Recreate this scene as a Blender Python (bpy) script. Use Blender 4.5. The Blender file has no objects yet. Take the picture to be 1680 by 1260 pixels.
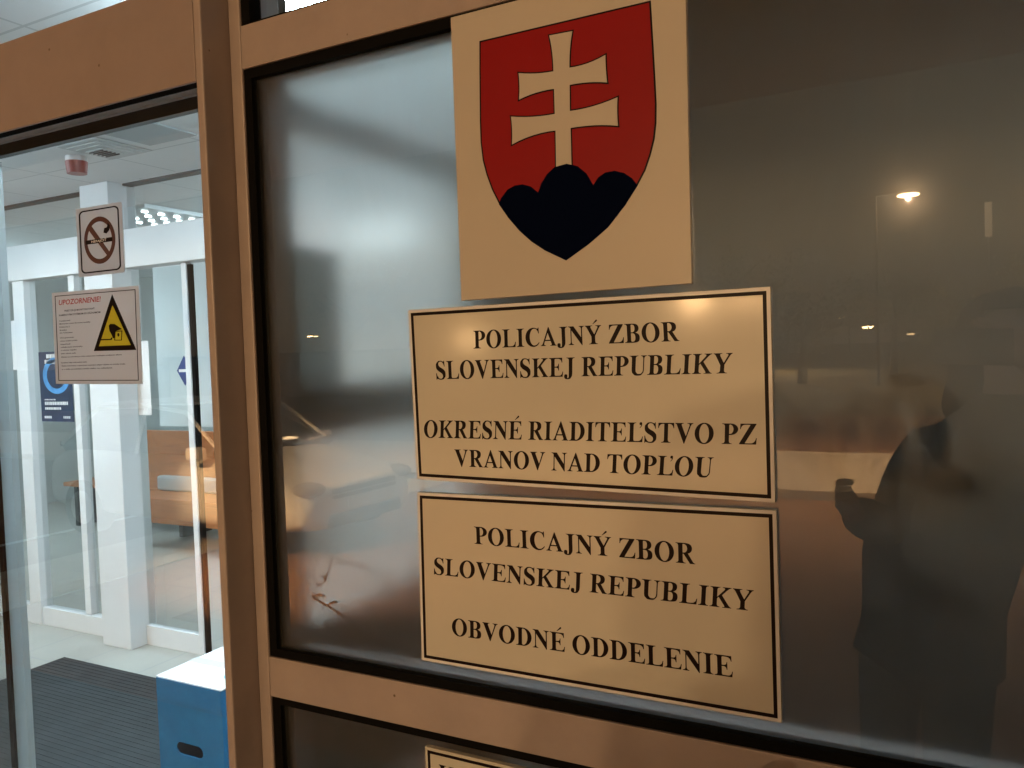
import bpy, bmesh, math, random
import numpy as np
from mathutils import Vector, Matrix
from mathutils.geometry import tessellate_polygon
R = math.radians
sc = bpy.context.scene
COL = sc.collection
# ------------------------------------------------------------------ camera
CAM = np.array([0.66712, -0.96435, 1.65]); F = 1331.573
YAW, PITCH, ROLL = 0.4825267, -0.0384642, -0.0333536
fw = np.array([-math.sin(YAW)*math.cos(PITCH), math.cos(YAW)*math.cos(PITCH), math.sin(PITCH)])
r0 = np.array([math.cos(YAW), math.sin(YAW), 0.0]); u0 = np.cross(r0, fw)
rt = math.cos(ROLL)*r0 + math.sin(ROLL)*u0; up = -math.sin(ROLL)*r0 + math.cos(ROLL)*u0
cd = bpy.data.cameras.new('camera'); cam = bpy.data.objects.new('camera', cd); COL.objects.link(cam)
M3 = Matrix(((rt[0], up[0], -fw[0]), (rt[1], up[1], -fw[1]), (rt[2], up[2], -fw[2])))
cam.matrix_world = Matrix.Translation(Vector(CAM)) @ M3.to_4x4()
cd.sensor_width = 36; cd.lens = 36*F/1680; cd.clip_start = 0.01; cd.clip_end = 2000
sc.camera = cam
# ------------------------------------------------------------------ world: night sky under sodium skyglow
w = bpy.data.worlds.new('World'); sc.world = w; w.use_nodes = True
nt = w.node_tree; nt.nodes.clear()
wo = nt.nodes.new('ShaderNodeOutputWorld'); bg = nt.nodes.new('ShaderNodeBackground')
bg.inputs[0].default_value = (0.40, 0.288, 0.18, 1); bg.inputs[1].default_value = 0.40
sky = nt.nodes.new('ShaderNodeTexSky'); sky.sky_type = 'NISHITA'; sky.sun_disc = False
sky.sun_elevation = R(-8); sky.sun_rotation = R(200)
bg2 = nt.nodes.new('ShaderNodeBackground'); bg2.inputs[1].default_value = 0.05
nt.links.new(sky.outputs[0], bg2.inputs[0])
add = nt.nodes.new('ShaderNodeAddShader'); nt.links.new(bg.outputs[0], add.inputs[0]); nt.links.new(bg2.outputs[0], add.inputs[1])
nt.links.new(add.outputs[0], wo.inputs[0])
sc.view_settings.view_transform = 'Standard'; sc.view_settings.look = 'None'
sc.view_settings.exposure = -0.17; sc.view_settings.gamma = 1
sc.render.engine = 'CYCLES'
sc.cycles.use_denoising = True; sc.cycles.max_bounces = 12; sc.cycles.transmission_bounces = 10
sc.cycles.transparent_max_bounces = 16; sc.cycles.sample_clamp_indirect = 6
sc.cycles.caustics_reflective = True; sc.cycles.caustics_refractive = True

# ------------------------------------------------------------------ helpers
def meas(px, py, axis, val):
    """where the sight line read off the photograph meets the real plane axis=val"""
    d = (px-840)/F*rt + (630-py)/F*up + fw
    t = (val-CAM[axis])/d[axis]
    return CAM + t*d
def mx(px, py, y): return float(meas(px, py, 1, y)[0])
def mz(px, py, y): return float(meas(px, py, 1, y)[2])

def tag(o, label, cat, group=None):
    o['label'] = label; o['category'] = cat
    if group: o['group'] = group
    return o
def thing(name, label, cat, loc=(0, 0, 0), group=None):
    o = bpy.data.objects.new(name, None); COL.objects.link(o); o.location = loc
    o.empty_display_size = .05
    return tag(o, label, cat, group)
def link(name, bm, m, parent=None, smooth=False, world=True, bevel=0):
    """one mesh object; geometry given in world coordinates unless world=False"""
    me = bpy.data.meshes.new(name)
    if parent is not None and world:
        off = -parent_loc(parent)
        bmesh.ops.translate(bm, vec=off, verts=bm.verts)
    bm.to_mesh(me); bm.free()
    ms = m if isinstance(m, (list, tuple)) else [m]
    for k in ms: me.materials.append(k)
    if smooth:
        for p in me.polygons: p.use_smooth = True
    o = bpy.data.objects.new(name, me); COL.objects.link(o)
    if parent is not None: o.parent = parent
    if bevel:
        b = o.modifiers.new('bevel', 'BEVEL'); b.width = bevel; b.segments = 2; b.limit_method = 'ANGLE'
    return o
def parent_loc(p):
    v = Vector((0, 0, 0))
    while p is not None: v = v+p.location; p = p.parent
    return v
def structure(o): o['kind'] = 'structure'; return o
def BM(): return bmesh.new()
def box(bm, x0, x1, y0, y1, z0, z1, mi=0):
    vs = [bm.verts.new(p) for p in ((x0,y0,z0),(x1,y0,z0),(x1,y1,z0),(x0,y1,z0),(x0,y0,z1),(x1,y0,z1),(x1,y1,z1),(x0,y1,z1))]
    for q in ((0,3,2,1),(4,5,6,7),(0,1,5,4),(1,2,6,5),(2,3,7,6),(3,0,4,7)):
        f = bm.faces.new([vs[i] for i in q]); f.material_index = mi
    return bm
def bx(*a): return box(BM(), *a)
def cyl(bm, p0, p1, r0, r1=None, n=16, caps=True):
    p0 = Vector(p0); p1 = Vector(p1); r1 = r0 if r1 is None else r1
    d = (p1-p0).normalized(); a = d.orthogonal().normalized(); b = d.cross(a)
    A = [bm.verts.new(p0+(a*math.cos(t)+b*math.sin(t))*r0) for t in [2*math.pi*i/n for i in range(n)]]
    B = [bm.verts.new(p1+(a*math.cos(t)+b*math.sin(t))*r1) for t in [2*math.pi*i/n for i in range(n)]]
    for i in range(n): bm.faces.new((A[i], A[(i+1) % n], B[(i+1) % n], B[i]))
    if caps: bm.faces.new(A[::-1]); bm.faces.new(B)
    return bm
def tube(bm, pts, r, n=8):
    for i in range(len(pts)-1):
        a = r[i] if isinstance(r, (list, tuple)) else r; b = r[i+1] if isinstance(r, (list, tuple)) else r
        cyl(bm, pts[i], pts[i+1], a, b, n)
    return bm
def slab(bm, contours, y, th, fn=None):
    """flat shape in the x-z plane (outer contour and holes), front face at y, th deep"""
    polys = [[Vector((p[0], p[1], 0)) for p in c] for c in contours]
    tris = tessellate_polygon(polys)
    flat = [p for c in contours for p in c]
    P = [(fn(*p) if fn else p) for p in flat]
    f = [bm.verts.new((p[0], y, p[1])) for p in P]; b = [bm.verts.new((p[0], y+th, p[1])) for p in P]
    for t in tris:
        if len(set(t)) < 3: continue
        a, c, d = t
        n = (P[c][0]-P[a][0])*(P[d][1]-P[a][1])-(P[c][1]-P[a][1])*(P[d][0]-P[a][0])
        q = (a, c, d) if n > 0 else (a, d, c)
        try: bm.faces.new([f[i] for i in q]); bm.faces.new([b[i] for i in q[::-1]])
        except ValueError: pass
    k = 0
    for c in contours:
        n = len(c)
        for i in range(n):
            a, d = k+i, k+(i+1) % n
            try: bm.faces.new((f[a], f[d], b[d], b[a]))
            except ValueError: pass
        k += n
    bmesh.ops.recalc_face_normals(bm, faces=bm.faces)
    return bm

# ------------------------------------------------------------------ materials
def mat(name, col, rough=.5, metal=0, var=0, vscale=8, bump=0, bscale=60, emit=None, coat=0, spec=.5, var2=None, stretch=None):
    m = bpy.data.materials.new(name); m.use_nodes = True; n = m.node_tree; L = n.links
    p = n.nodes['Principled BSDF']
    p.inputs['Base Color'].default_value = (*col, 1); p.inputs['Roughness'].default_value = rough
    p.inputs['Metallic'].default_value = metal; p.inputs['Specular IOR Level'].default_value = spec
    if coat: p.inputs['Coat Weight'].default_value = coat; p.inputs['Coat Roughness'].default_value = .12
    if emit: p.inputs['Emission Color'].default_value = (*emit[:3], 1); p.inputs['Emission Strength'].default_value = emit[3]
    tc = n.nodes.new('ShaderNodeTexCoord'); src = tc.outputs['Object']
    if stretch:
        mp = n.nodes.new('ShaderNodeMapping'); mp.inputs['Scale'].default_value = stretch
        L.new(src, mp.inputs['Vector']); src = mp.outputs[0]
    if var:
        nz = n.nodes.new('ShaderNodeTexNoise'); nz.inputs['Scale'].default_value = vscale; nz.inputs['Detail'].default_value = 6
        nz.inputs['Roughness'].default_value = .65
        L.new(src, nz.inputs['Vector'])
        r = n.nodes.new('ShaderNodeValToRGB'); r.color_ramp.elements[0].position = .3; r.color_ramp.elements[1].position = .72
        c2 = var2 or tuple(c*(1-var) for c in col)
        r.color_ramp.elements[0].color = (*c2, 1); r.color_ramp.elements[1].color = (*col, 1)
        L.new(nz.outputs[0], r.inputs[0]); L.new(r.outputs[0], p.inputs['Base Color'])
        mr = n.nodes.new('ShaderNodeMapRange'); mr.inputs[3].default_value = min(1, rough*1.25); mr.inputs[4].default_value = rough*.85
        L.new(nz.outputs[0], mr.inputs[0]); L.new(mr.outputs[0], p.inputs['Roughness'])
    if bump:
        nb = n.nodes.new('ShaderNodeTexNoise'); nb.inputs['Scale'].default_value = bscale; nb.inputs['Detail'].default_value = 4
        L.new(src, nb.inputs['Vector'])
        b = n.nodes.new('ShaderNodeBump'); b.inputs['Strength'].default_value = bump; b.inputs['Distance'].default_value = .002
        L.new(nb.outputs[0], b.inputs['Height']); L.new(b.outputs[0], p.inputs['Normal'])
    return m
def dots_into(m, scale, thresh, dark):
    """small grime specks that belong to the surface"""
    n = m.node_tree; L = n.links; p = n.nodes['Principled BSDF']
    tc = n.nodes.new('ShaderNodeTexCoord'); v = n.nodes.new('ShaderNodeTexVoronoi'); v.inputs['Scale'].default_value = scale
    L.new(tc.outputs['Object'], v.inputs['Vector'])
    r = n.nodes.new('ShaderNodeValToRGB'); r.color_ramp.elements[0].position = thresh; r.color_ramp.elements[1].position = thresh*1.8
    r.color_ramp.elements[0].color = (1, 1, 1, 1); r.color_ramp.elements[1].color = (0, 0, 0, 1)
    nz = n.nodes.new('ShaderNodeTexNoise'); nz.inputs['Scale'].default_value = scale*.23
    L.new(tc.outputs['Object'], nz.inputs['Vector'])
    gt = n.nodes.new('ShaderNodeMath'); gt.operation = 'GREATER_THAN'; gt.inputs[1].default_value = .57
    L.new(nz.outputs[0], gt.inputs[0])
    mu = n.nodes.new('ShaderNodeMath'); mu.operation = 'MULTIPLY'; L.new(r.outputs[0], mu.inputs[0]); L.new(gt.outputs[0], mu.inputs[1])
    L.new(v.outputs['Distance'], r.inputs[0])
    mixn = n.nodes.new('ShaderNodeMixRGB'); mixn.inputs[2].default_value = (*dark, 1)
    L.new(mu.outputs[0], mixn.inputs[0])
    if p.inputs['Base Color'].links: L.new(p.inputs['Base Color'].links[0].from_socket, mixn.inputs[1])
    else: mixn.inputs[1].default_value = p.inputs['Base Color'].default_value
    L.new(mixn.outputs[0], p.inputs['Base Color'])
    return m
def clear_glass(name, mul=3.0, tint=(.93, .97, .96)):
    m = bpy.data.materials.new(name); m.use_nodes = True; n = m.node_tree; n.nodes.clear(); L = n.links
    o = n.nodes.new('ShaderNodeOutputMaterial'); mix = n.nodes.new('ShaderNodeMixShader')
    tr = n.nodes.new('ShaderNodeBsdfTransparent'); tr.inputs[0].default_value = (*tint, 1)
    gl = n.nodes.new('ShaderNodeBsdfGlossy'); gl.inputs['Roughness'].default_value = .004
    fr = n.nodes.new('ShaderNodeFresnel'); fr.inputs[0].default_value = 1.5
    mu = n.nodes.new('ShaderNodeMath'); mu.operation = 'MULTIPLY'; mu.inputs[1].default_value = mul; mu.use_clamp = True
    # the fresnel of a thin sheet is the same from both sides
    L.new(fr.outputs[0], mu.inputs[0]); L.new(mu.outputs[0], mix.inputs[0])
    geo = n.nodes.new('ShaderNodeNewGeometry'); L.new(tr.outputs[0], mix.inputs[1]); L.new(gl.outputs[0], mix.inputs[2])
    L.new(mix.outputs[0], o.inputs[0])
    return m

M = {}
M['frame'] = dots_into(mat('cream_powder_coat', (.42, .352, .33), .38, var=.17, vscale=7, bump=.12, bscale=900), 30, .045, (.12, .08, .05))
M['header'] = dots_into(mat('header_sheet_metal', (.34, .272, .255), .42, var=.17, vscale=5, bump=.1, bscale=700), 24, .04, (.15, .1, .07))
M['black'] = mat('black_rubber', (.004, .004, .004), .8, spec=.08)
M['whitepvc'] = mat('white_aluminium', (.82, .84, .86), .35, var=.05, vscale=4)
M['plate'] = mat('cream_sign_board', (.62, .60, .52), .4, var=.05, vscale=5, bump=.03, bscale=25, coat=1)
dots_into(M['plate'], 22, .03, (.25, .18, .12))
M['edge'] = mat('sign_border_white', (.78, .78, .80), .3)
M['ink'] = mat('sign_black_ink', (.008, .004, .005), .3, spec=.15)
M['emblem_paper'] = mat('emblem_board', (.56, .52, .45), .3, var=.05, vscale=4, bump=.04, bscale=20)
M['red'] = mat('emblem_red', (.30, .010, .012), .3, var=.12, vscale=3, spec=.2)
M['navy'] = mat('emblem_blue', (.002, .004, .016), .5, spec=0)
M['white'] = mat('plain_white', (.8, .8, .8), .5, var=.04)
M['ceiling'] = mat('ceiling_tile', (.86, .88, .89), .8, var=.03, vscale=12)
M['wall'] = mat('interior_wall_paint', (.68, .71, .70), .7, var=.06, vscale=2)
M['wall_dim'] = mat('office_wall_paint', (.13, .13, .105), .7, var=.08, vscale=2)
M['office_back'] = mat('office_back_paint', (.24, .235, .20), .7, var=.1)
M['dark_grey'] = mat('dark_grey_aluminium', (.035, .037, .035), .45)
M['partition'] = mat('brown_grey_partition', (.10, .095, .08), .5, var=.1)
M['door_glass'] = clear_glass('door_glass', 3.2)
M['thin_glass'] = clear_glass('inner_glass', 2.2, (.9, .95, .95))
M['dim_glass'] = clear_glass('dimming_glass', 2.2, (.66, .72, .74))  # tint put in to dim the light through the lower partition pane
M['silver'] = mat('anodised_silver', (.55, .56, .56), .3, metal=.8)
M['lamp_glow'] = mat('lamp_glow', (1, .9, .75), .5, emit=(1, .72, .42, 60))

# frosted pane: smooth outside face, etched inner face, a thin film of dried condensation
def frosted_materials():
    m = bpy.data.materials.new('frosted_glass_outer_face'); m.use_nodes = True; n = m.node_tree; n.nodes.clear(); L = n.links
    o = n.nodes.new('ShaderNodeOutputMaterial')
    rf = n.nodes.new('ShaderNodeBsdfRefraction'); rf.inputs['IOR'].default_value = 1.45; rf.inputs['Roughness'].default_value = 0
    gl = n.nodes.new('ShaderNodeBsdfGlossy'); gl.inputs['Roughness'].default_value = .006
    df = n.nodes.new('ShaderNodeBsdfDiffuse'); df.inputs[0].default_value = (.62, .62, .56, 1)
    fr = n.nodes.new('ShaderNodeFresnel'); fr.inputs[0].default_value = 1.45
    mu = n.nodes.new('ShaderNodeMath'); mu.operation = 'MULTIPLY'; mu.inputs[1].default_value = 3.6; mu.use_clamp = True
    L.new(fr.outputs[0], mu.inputs[0])
    geo = n.nodes.new('ShaderNodeNewGeometry')
    front = n.nodes.new('ShaderNodeMath'); front.operation = 'SUBTRACT'; front.inputs[0].default_value = 1
    L.new(geo.outputs['Backfacing'], front.inputs[1])
    mf = n.nodes.new('ShaderNodeMath'); mf.operation = 'MULTIPLY'; L.new(mu.outputs[0], mf.inputs[0]); L.new(front.outputs[0], mf.inputs[1])
    nz = n.nodes.new('ShaderNodeTexNoise'); nz.inputs['Scale'].default_value = 3.2; nz.inputs['Detail'].default_value = 12; nz.inputs['Roughness'].default_value = .72; nz.inputs['Distortion'].default_value = 1.2
    tc = n.nodes.new('ShaderNodeTexCoord'); mpz = n.nodes.new('ShaderNodeMapping'); mpz.inputs['Scale'].default_value = (1.6, 1, .8); L.new(tc.outputs['Object'], mpz.inputs['Vector']); L.new(mpz.outputs[0], nz.inputs['Vector'])
    mr = n.nodes.new('ShaderNodeMapRange'); mr.inputs[1].default_value = .3; mr.inputs[2].default_value = .7
    mr.inputs[3].default_value = .004; mr.inputs[4].default_value = .042
    L.new(nz.outputs[0], mr.inputs[0])
    def math_(op, a, b_):
        k = n.nodes.new('ShaderNodeMath'); k.operation = op
        for i_, q in enumerate((a, b_)):
            if isinstance(q, (int, float)): k.inputs[i_].default_value = q
            else: L.new(q, k.inputs[i_])
        return k.outputs[0]
    nw = n.nodes.new('ShaderNodeTexNoise'); nw.inputs['Scale'].default_value = 22; nw.inputs['Detail'].default_value = 3; L.new(tc.outputs['Object'], nw.inputs['Vector'])
    def patch(cx, cz, rx, rz, soft):
        # a patch of the dew film: 1 inside, fading to 0
        k = n.nodes.new('ShaderNodeMapping'); k.vector_type = 'TEXTURE'; k.inputs['Location'].default_value = (cx, .0125, cz); k.inputs['Scale'].default_value = (rx, 1, rz)
        L.new(tc.outputs['Object'], k.inputs['Vector'])
        le = n.nodes.new('ShaderNodeVectorMath'); le.operation = 'LENGTH'; L.new(k.outputs[0], le.inputs[0])
        d_ = math_('ADD', le.outputs['Value'], math_('MULTIPLY', math_('SUBTRACT', nw.outputs[0], .5), .7))
        q = n.nodes.new('ShaderNodeMapRange'); q.interpolation_type = 'SMOOTHSTEP'
        q.inputs[1].default_value = 1-soft; q.inputs[2].default_value = 1+soft; q.inputs[3].default_value = 1; q.inputs[4].default_value = 0
        L.new(d_, q.inputs[0]); return q.outputs[0]
    dew = math_('MULTIPLY', patch(.61, 1.585, .20, .15, .9), .10)
    tot = math_('ADD', mr.outputs[0], dew)
    for (qx, qy, rx, rz) in ((1326, 738, .017, .036), (1392, 735, .014, .032), (1452, 742, .017, .036), (1531, 716, .014, .026)):
        c_ = meas(qx, qy, 1, .0125)
        tot = math_('MULTIPLY', tot, math_('SUBTRACT', 1, math_('MULTIPLY', patch(float(c_[0]), float(c_[2]), rx, rz, .5), .95)))
    mm = n.nodes.new('ShaderNodeMath'); mm.operation = 'MULTIPLY'; L.new(tot, mm.inputs[0]); L.new(front.outputs[0], mm.inputs[1])
    m1 = n.nodes.new('ShaderNodeMixShader'); L.new(mm.outputs[0], m1.inputs[0]); L.new(rf.outputs[0], m1.inputs[1]); L.new(df.outputs[0], m1.inputs[2])
    m2 = n.nodes.new('ShaderNodeMixShader'); L.new(mf.outputs[0], m2.inputs[0]); L.new(m1.outputs[0], m2.inputs[1])
    gl2 = n.nodes.new('ShaderNodeBsdfGlossy'); gl2.inputs['Roughness'].default_value = .11
    mgl = n.nodes.new('ShaderNodeMixShader'); mgl.inputs[0].default_value = .018; L.new(gl.outputs[0], mgl.inputs[1]); L.new(gl2.outputs[0], mgl.inputs[2]); L.new(mgl.outputs[0], m2.inputs[2])
    L.new(m2.outputs[0], o.inputs[0])
    b = bpy.data.materials.new('frosted_glass_etched_face'); b.use_nodes = True; n = b.node_tree; n.nodes.clear(); L = n.links
    o = n.nodes.new('ShaderNodeOutputMaterial')
    g = n.nodes.new('ShaderNodeBsdfGlass'); g.inputs['IOR'].default_value = 1.45; g.inputs['Color'].default_value = (.95, 1, .99, 1)
    nz = n.nodes.new('ShaderNodeTexNoise'); nz.inputs['Scale'].default_value = 5; nz.inputs['Detail'].default_value = 3
    tc = n.nodes.new('ShaderNodeTexCoord'); L.new(tc.outputs['Object'], nz.inputs['Vector'])
    mr = n.nodes.new('ShaderNodeMapRange'); mr.inputs[3].default_value = .25; mr.inputs[4].default_value = .34
    L.new(nz.outputs[0], mr.inputs[0]); L.new(mr.outputs[0], g.inputs['Roughness'])
    g2 = n.nodes.new('ShaderNodeBsdfGlass'); g2.inputs['IOR'].default_value = 1.45; g2.inputs['Color'].default_value = (.95, 1, 1, 1); g2.inputs['Roughness'].default_value = .85
    mg_ = n.nodes.new('ShaderNodeMixShader'); mg_.inputs[0].default_value = .045
    L.new(g.outputs[0], mg_.inputs[1]); L.new(g2.outputs[0], mg_.inputs[2]); L.new(mg_.outputs[0], o.inputs[0])
    return m, b
M['frost_a'], M['frost_b'] = frosted_materials()

# ------------------------------------------------------------------ outdoor ground
STREET = -.30
def ground_mat(name, c1, c2, scale, bump=.4):
    return mat(name, c1, .85, var=.4, vscale=scale, var2=c2, bump=bump, bscale=80, spec=.3)
M['asphalt'] = ground_mat('block_paving', (.24, .125, .065), (.16, .08, .042), 3)
M['paving'] = ground_mat('light_paving', (.58, .50, .42), (.45, .38, .31), 5)
M['grass'] = ground_mat('verge_earth', (.05, .045, .02), (.02, .02, .012), 2)
g = BM(); s = 900
vs = [g.verts.new(p) for p in ((-s, 30, STREET-.06), (-s, -s, STREET-.06), (s, -s, STREET-.06), (s, 30, STREET-.06))]; g.faces.new(vs)
structure(link('ground', g, M['grass']))
structure(link('car_park', bx(-30, 30, -9.6, -1.9, STREET-.055, STREET), M['asphalt']))
structure(link('pavement', bx(-40, 40, -13.4, -9.6, STREET-.055, STREET+.12), M['paving'], bevel=.02))
structure(link('road', bx(-200, 200, -22, -13.4, STREET-.055, STREET+.004), M['asphalt']))
M['terrace'] = ground_mat('terrace_tiles', (.17, .15, .135), (.11, .10, .09), 5)
structure(link('entrance_terrace', bx(-9, 9, -1.55, .0, STREET-.05, 0), M['terrace'], bevel=.01))
structure(link('entrance_step', bx(-9, 9, -1.9, -1.55, STREET-.05, -.175), M['terrace'], bevel=.01))
structure(link('footpath', bx(-7.3, -6.0, -9.6, -1.9, STREET+.002, STREET+.012), M['paving']))
# painted bay lines on the asphalt
for i, x in enumerate((-8.6, 5.2)):
    structure(link('bay_line', bx(x, x+.1, -7.6, -2.9, STREET+.001, STREET+.005), M['white']))

# ------------------------------------------------------------------ the facade
D = .056                                     # how far the door frame stands proud of the window frame
XM1 = mx(400-4, 300, 0)                      # right edge of the window post
xmR = -.3023
xmL = mx(386.7, 300, 0)                        # corner where the door frame begins
xdL = mx(329.5, 300, -D)
zhB, zhT = mz(160, 175.5, -D), mz(100, 37, -D)
ztB, ztT = 2.1125, 2.180
zlT, zlB = 1.1689, 1.1033
door_y = .035
XR = 1.62                                    # far post at the right of the window
fac = thing('window_frame', 'cream metal window frame beside the sliding door, holding the frosted panes', 'window frame', (0, 0, 0))
p = link('post', bx(xmL, xmR, 0, .09, -.0, 2.74), M['frame'], fac, bevel=.0025); 
link('post', bx(XR, XR+.09, 0, .09, 0, 2.74), M['frame'], fac, bevel=.0025)
link('transom', bx(xmR+.0004, XR-.0004, .0006, .088, ztB, ztT), M['frame'], fac, bevel=.0015)
link('transom', bx(xmR+.0004, XR-.0004, .0006, .088, zlB, zlT), M['frame'], fac, bevel=.0015)
link('transom', bx(xmR+.0004, XR-.0004, .0006, .088, .02, .09), M['frame'], fac, bevel=.0015)
link('transom', bx(xmR+.0004, XR-.0004, .0006, .088, 2.67, 2.73), M['frame'], fac, bevel=.0015)
def gasket(x0, x1, z0, z1, wl=.017, wt=.013, wb=.012, wr=.014):
    b = BM(); y0, y1 = .004, .03
    box(b, x0, x0+wl, y0, y1, z0, z1); box(b, x1-wr, x1, y0, y1, z0, z1)
    box(b, x0+wl, x1-wr, y0, y1, z1-wt, z1); box(b, x0+wl, x1-wr, y0, y1, z0, z0+wb)
    return b
for z0, z1 in ((zlT, ztB), (.09, zlB), (ztT, 2.67)):
    link('gasket', gasket(xmR+.0005, XR-.0005, z0+.0005, z1-.0005, *((.015, .015, .013) if z0 == zlT else (.017, .012, .003))), M['black'], fac)
def pane(x0, x1, z0, z1, clear=False):
    b = BM(); box(b, x0, x1, .0125, .0185, z0, z1, 0)
    for f in b.faces:
        if f.normal.y > .5 or (f.calc_center_median().y > .0184): f.material_index = 1
    return link('pane', b, M['door_glass'] if clear else [M['frost_a'], M['frost_b']], fac)
pane(xmR+.012, XR-.008, zlT+.006, ztB-.006)
pane(xmR+.012, XR-.008, .093, zlB-.002)
b = BM(); v = [b.verts.new(p) for p in ((xmR+.01, .016, ztT+.004), (XR-.008, .016, ztT+.004), (XR-.008, .016, 2.667), (xmR+.01, .016, 2.667))]
b.faces.new(v); link('pane', b, M['door_glass'], fac)

def translucent(m, col, f):
    n = m.node_tree; L = n.links; o = [k for k in n.nodes if k.type == 'OUTPUT_MATERIAL'][0]
    tb_ = n.nodes.new('ShaderNodeBsdfTranslucent'); tb_.inputs[0].default_value = (*col, 1); mx_ = n.nodes.new('ShaderNodeMixShader'); mx_.inputs[0].default_value = f
    L.new(n.nodes['Principled BSDF'].outputs[0], mx_.inputs[1]); L.new(tb_.outputs[0], mx_.inputs[2]); L.new(mx_.outputs[0], o.inputs[0])
STRIP = mat('translucent_seal', (.8, .8, .8), .5); translucent(STRIP, (.9, .9, .9), .75)
df = thing('door_frame', 'brown-lit cream metal sliding door frame with a deep header over the glass', 'door frame', (xdL, 0, 0))
link('jamb', bx(xdL, xmL-.0006, -D, .1, 0, 2.74), M['frame'], df, bevel=.0025)
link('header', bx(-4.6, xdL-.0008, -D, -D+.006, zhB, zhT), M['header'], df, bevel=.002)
link('header_core', bx(-4.6, xdL-.0008, -D+.0065, .1, zhB+.034, zhT-.002), M['dark_grey'], df)
zr = mz(321, 154, door_y-.012); zr0 = mz(321, 146, door_y-.012); zrb = mz(321, 176, door_y-.01)
link('seal', bx(-4.6, xdL-.001, -D+.0063, door_y-.0145, max(zr0+.0004, zhB+.004), zhB+.0335), M['black'], df)  # black block fills the gap under the header, its shade put into the colour
link('rail_strip', bx(-4.6, xdL-.001, door_y-.014, door_y-.004, zr, zr0), STRIP, df)
link('top_rail', bx(-4.6, xdL-.001, door_y-.0035, door_y+.012, zrb, zr), M['dark_grey'], df)
link('jamb', bx(-4.69, -4.6, -D, .1, 0, 2.74), M['frame'], df, bevel=.0025)
link('top_cap', bx(-4.6, xdL-.001, 0, .06, 2.69, 2.74), M['frame'], df)
b = BM(); v = [b.verts.new(p) for p in ((-4.59, .016, zhT+.001), (xdL-.004, .016, zhT+.001), (xdL-.004, .016, 2.69), (-4.59, .016, 2.69))]; b.faces.new(v)
link('transom_pane', b, M['door_glass'], df)

dl = thing('sliding_door', 'clear glass sliding door leaf carrying the two stuck-on notices', 'glass door', (-.8, door_y, 0))
b = BM(); v = [b.verts.new(p) for p in ((-1.19, door_y, .03), (xdL+.02, door_y, .03), (xdL+.02, door_y, zrb+.01), (-1.19, door_y, zrb+.01))]; b.faces.new(v)
link('glass', b, M['door_glass'], dl)
link('bottom_rail', bx(-1.19, xdL+.02, door_y-.014, door_y+.014, .008, .029), M['silver'], dl)
seal = mat('pale_edge_seal', (.45, .50, .52), .5); translucent(seal, (.75, .85, .9), .75)
link('edge_seal', bx(-1.098, -1.058, .052, .066, .03, zrb-.01), seal, dl)
link('edge_gasket', bx(-1.112, -1.0985, .046, .07, .03, zrb-.01), M['black'], dl)
dl2 = thing('sliding_door', 'second clear glass sliding door leaf, at the far left edge beyond the dark seal', 'glass door', (-2.4, .09, 0))
b = BM(); v = [b.verts.new(p) for p in ((-4.5, .085, .03), (-1.09, .085, .03), (-1.09, .085, zrb+.01), (-4.5, .085, zrb+.01))]; b.faces.new(v)
link('glass', b, M['door_glass'], dl2)
link('bottom_rail', bx(-4.5, -1.2, .072, .098, .008, .029), M['silver'], dl2)

# walls of the building beyond the glazing
M['render_wall'] = mat('facade_render', (.38, .34, .28), .9, var=.15, vscale=4, bump=.5, bscale=200)
fw_ = thing('building_wall', 'rendered outer wall of the building round the glazed entrance', 'wall', (0, 0, 0))
link('wall_panel', bx(XR+.0905, 9, .0, .3, 0, 3.6), M['render_wall'], fw_)
link('wall_panel', bx(-9, -4.6905, .0, .3, 0, 3.6), M['render_wall'], fw_)
link('wall_panel', bx(-4.69, XR+.09, .0, .3, 2.742, 3.6), M['render_wall'], fw_)
M['soffit'] = mat('canopy_soffit', (.62, .55, .46), .8, var=.1, vscale=2)
cn = tag(link('entrance_canopy', bx(-6, 5, -2.9, -.001, 2.78, 2.98), M['soffit'], bevel=.01), 'flat entrance canopy above the glazing, its edge mirrored across the dark pane', 'canopy')

# ------------------------------------------------------------------ emblem and text boards
def ql(pts):
    """TrueType-like contour: (x,y) on-curve, (x,y,1) off-curve control"""
    out = []; n = len(pts); full = []
    for i in range(n):
        a = pts[i]; full.append(a)
        b_ = pts[(i+1) % n]
        if len(a) == 3 and len(b_) == 3: full.append(((a[0]+b_[0])/2, (a[1]+b_[1])/2))
    while len(full[0]) == 3: full = full[1:]+full[:1]
    i = 0; n = len(full)
    while i < n:
        a = full[i]; b_ = full[(i+1) % n]
        out.append((a[0], a[1]))
        if len(b_) == 3:
            c = full[(i+2) % n]
            for k in range(1, 6):
                t = k/6
                out.append(((1-t)**2*a[0]+2*t*(1-t)*b_[0]+t*t*c[0], (1-t)**2*a[1]+2*t*(1-t)*b_[1]+t*t*c[1]))
            i += 2
        else: i += 1
    o2 = []
    for q in out:
        if not o2 or abs(q[0]-o2[-1][0])+abs(q[1]-o2[-1][1]) > .5e-4: o2.append(q)
    if abs(o2[0][0]-o2[-1][0])+abs(o2[0][1]-o2[-1][1]) < .5e-4: o2.pop()
    return o2
def arc(cx, cy, rx, ry, a0, a1, n=14):
    return [(cx+rx*math.cos(R(a0+(a1-a0)*i/n)), cy+ry*math.sin(R(a0+(a1-a0)*i/n))) for i in range(n+1)]
def SB(x):  # bottom of a serif stem 'x' left edge of stem, drawn right-to-left later
    return None
def foot(x, w=152):      # from right foot tip up to the stem, stem right side
    return [(x+w+100, 19), (x+w, 22, 1), (x+w, 100)]
G = {}
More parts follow.
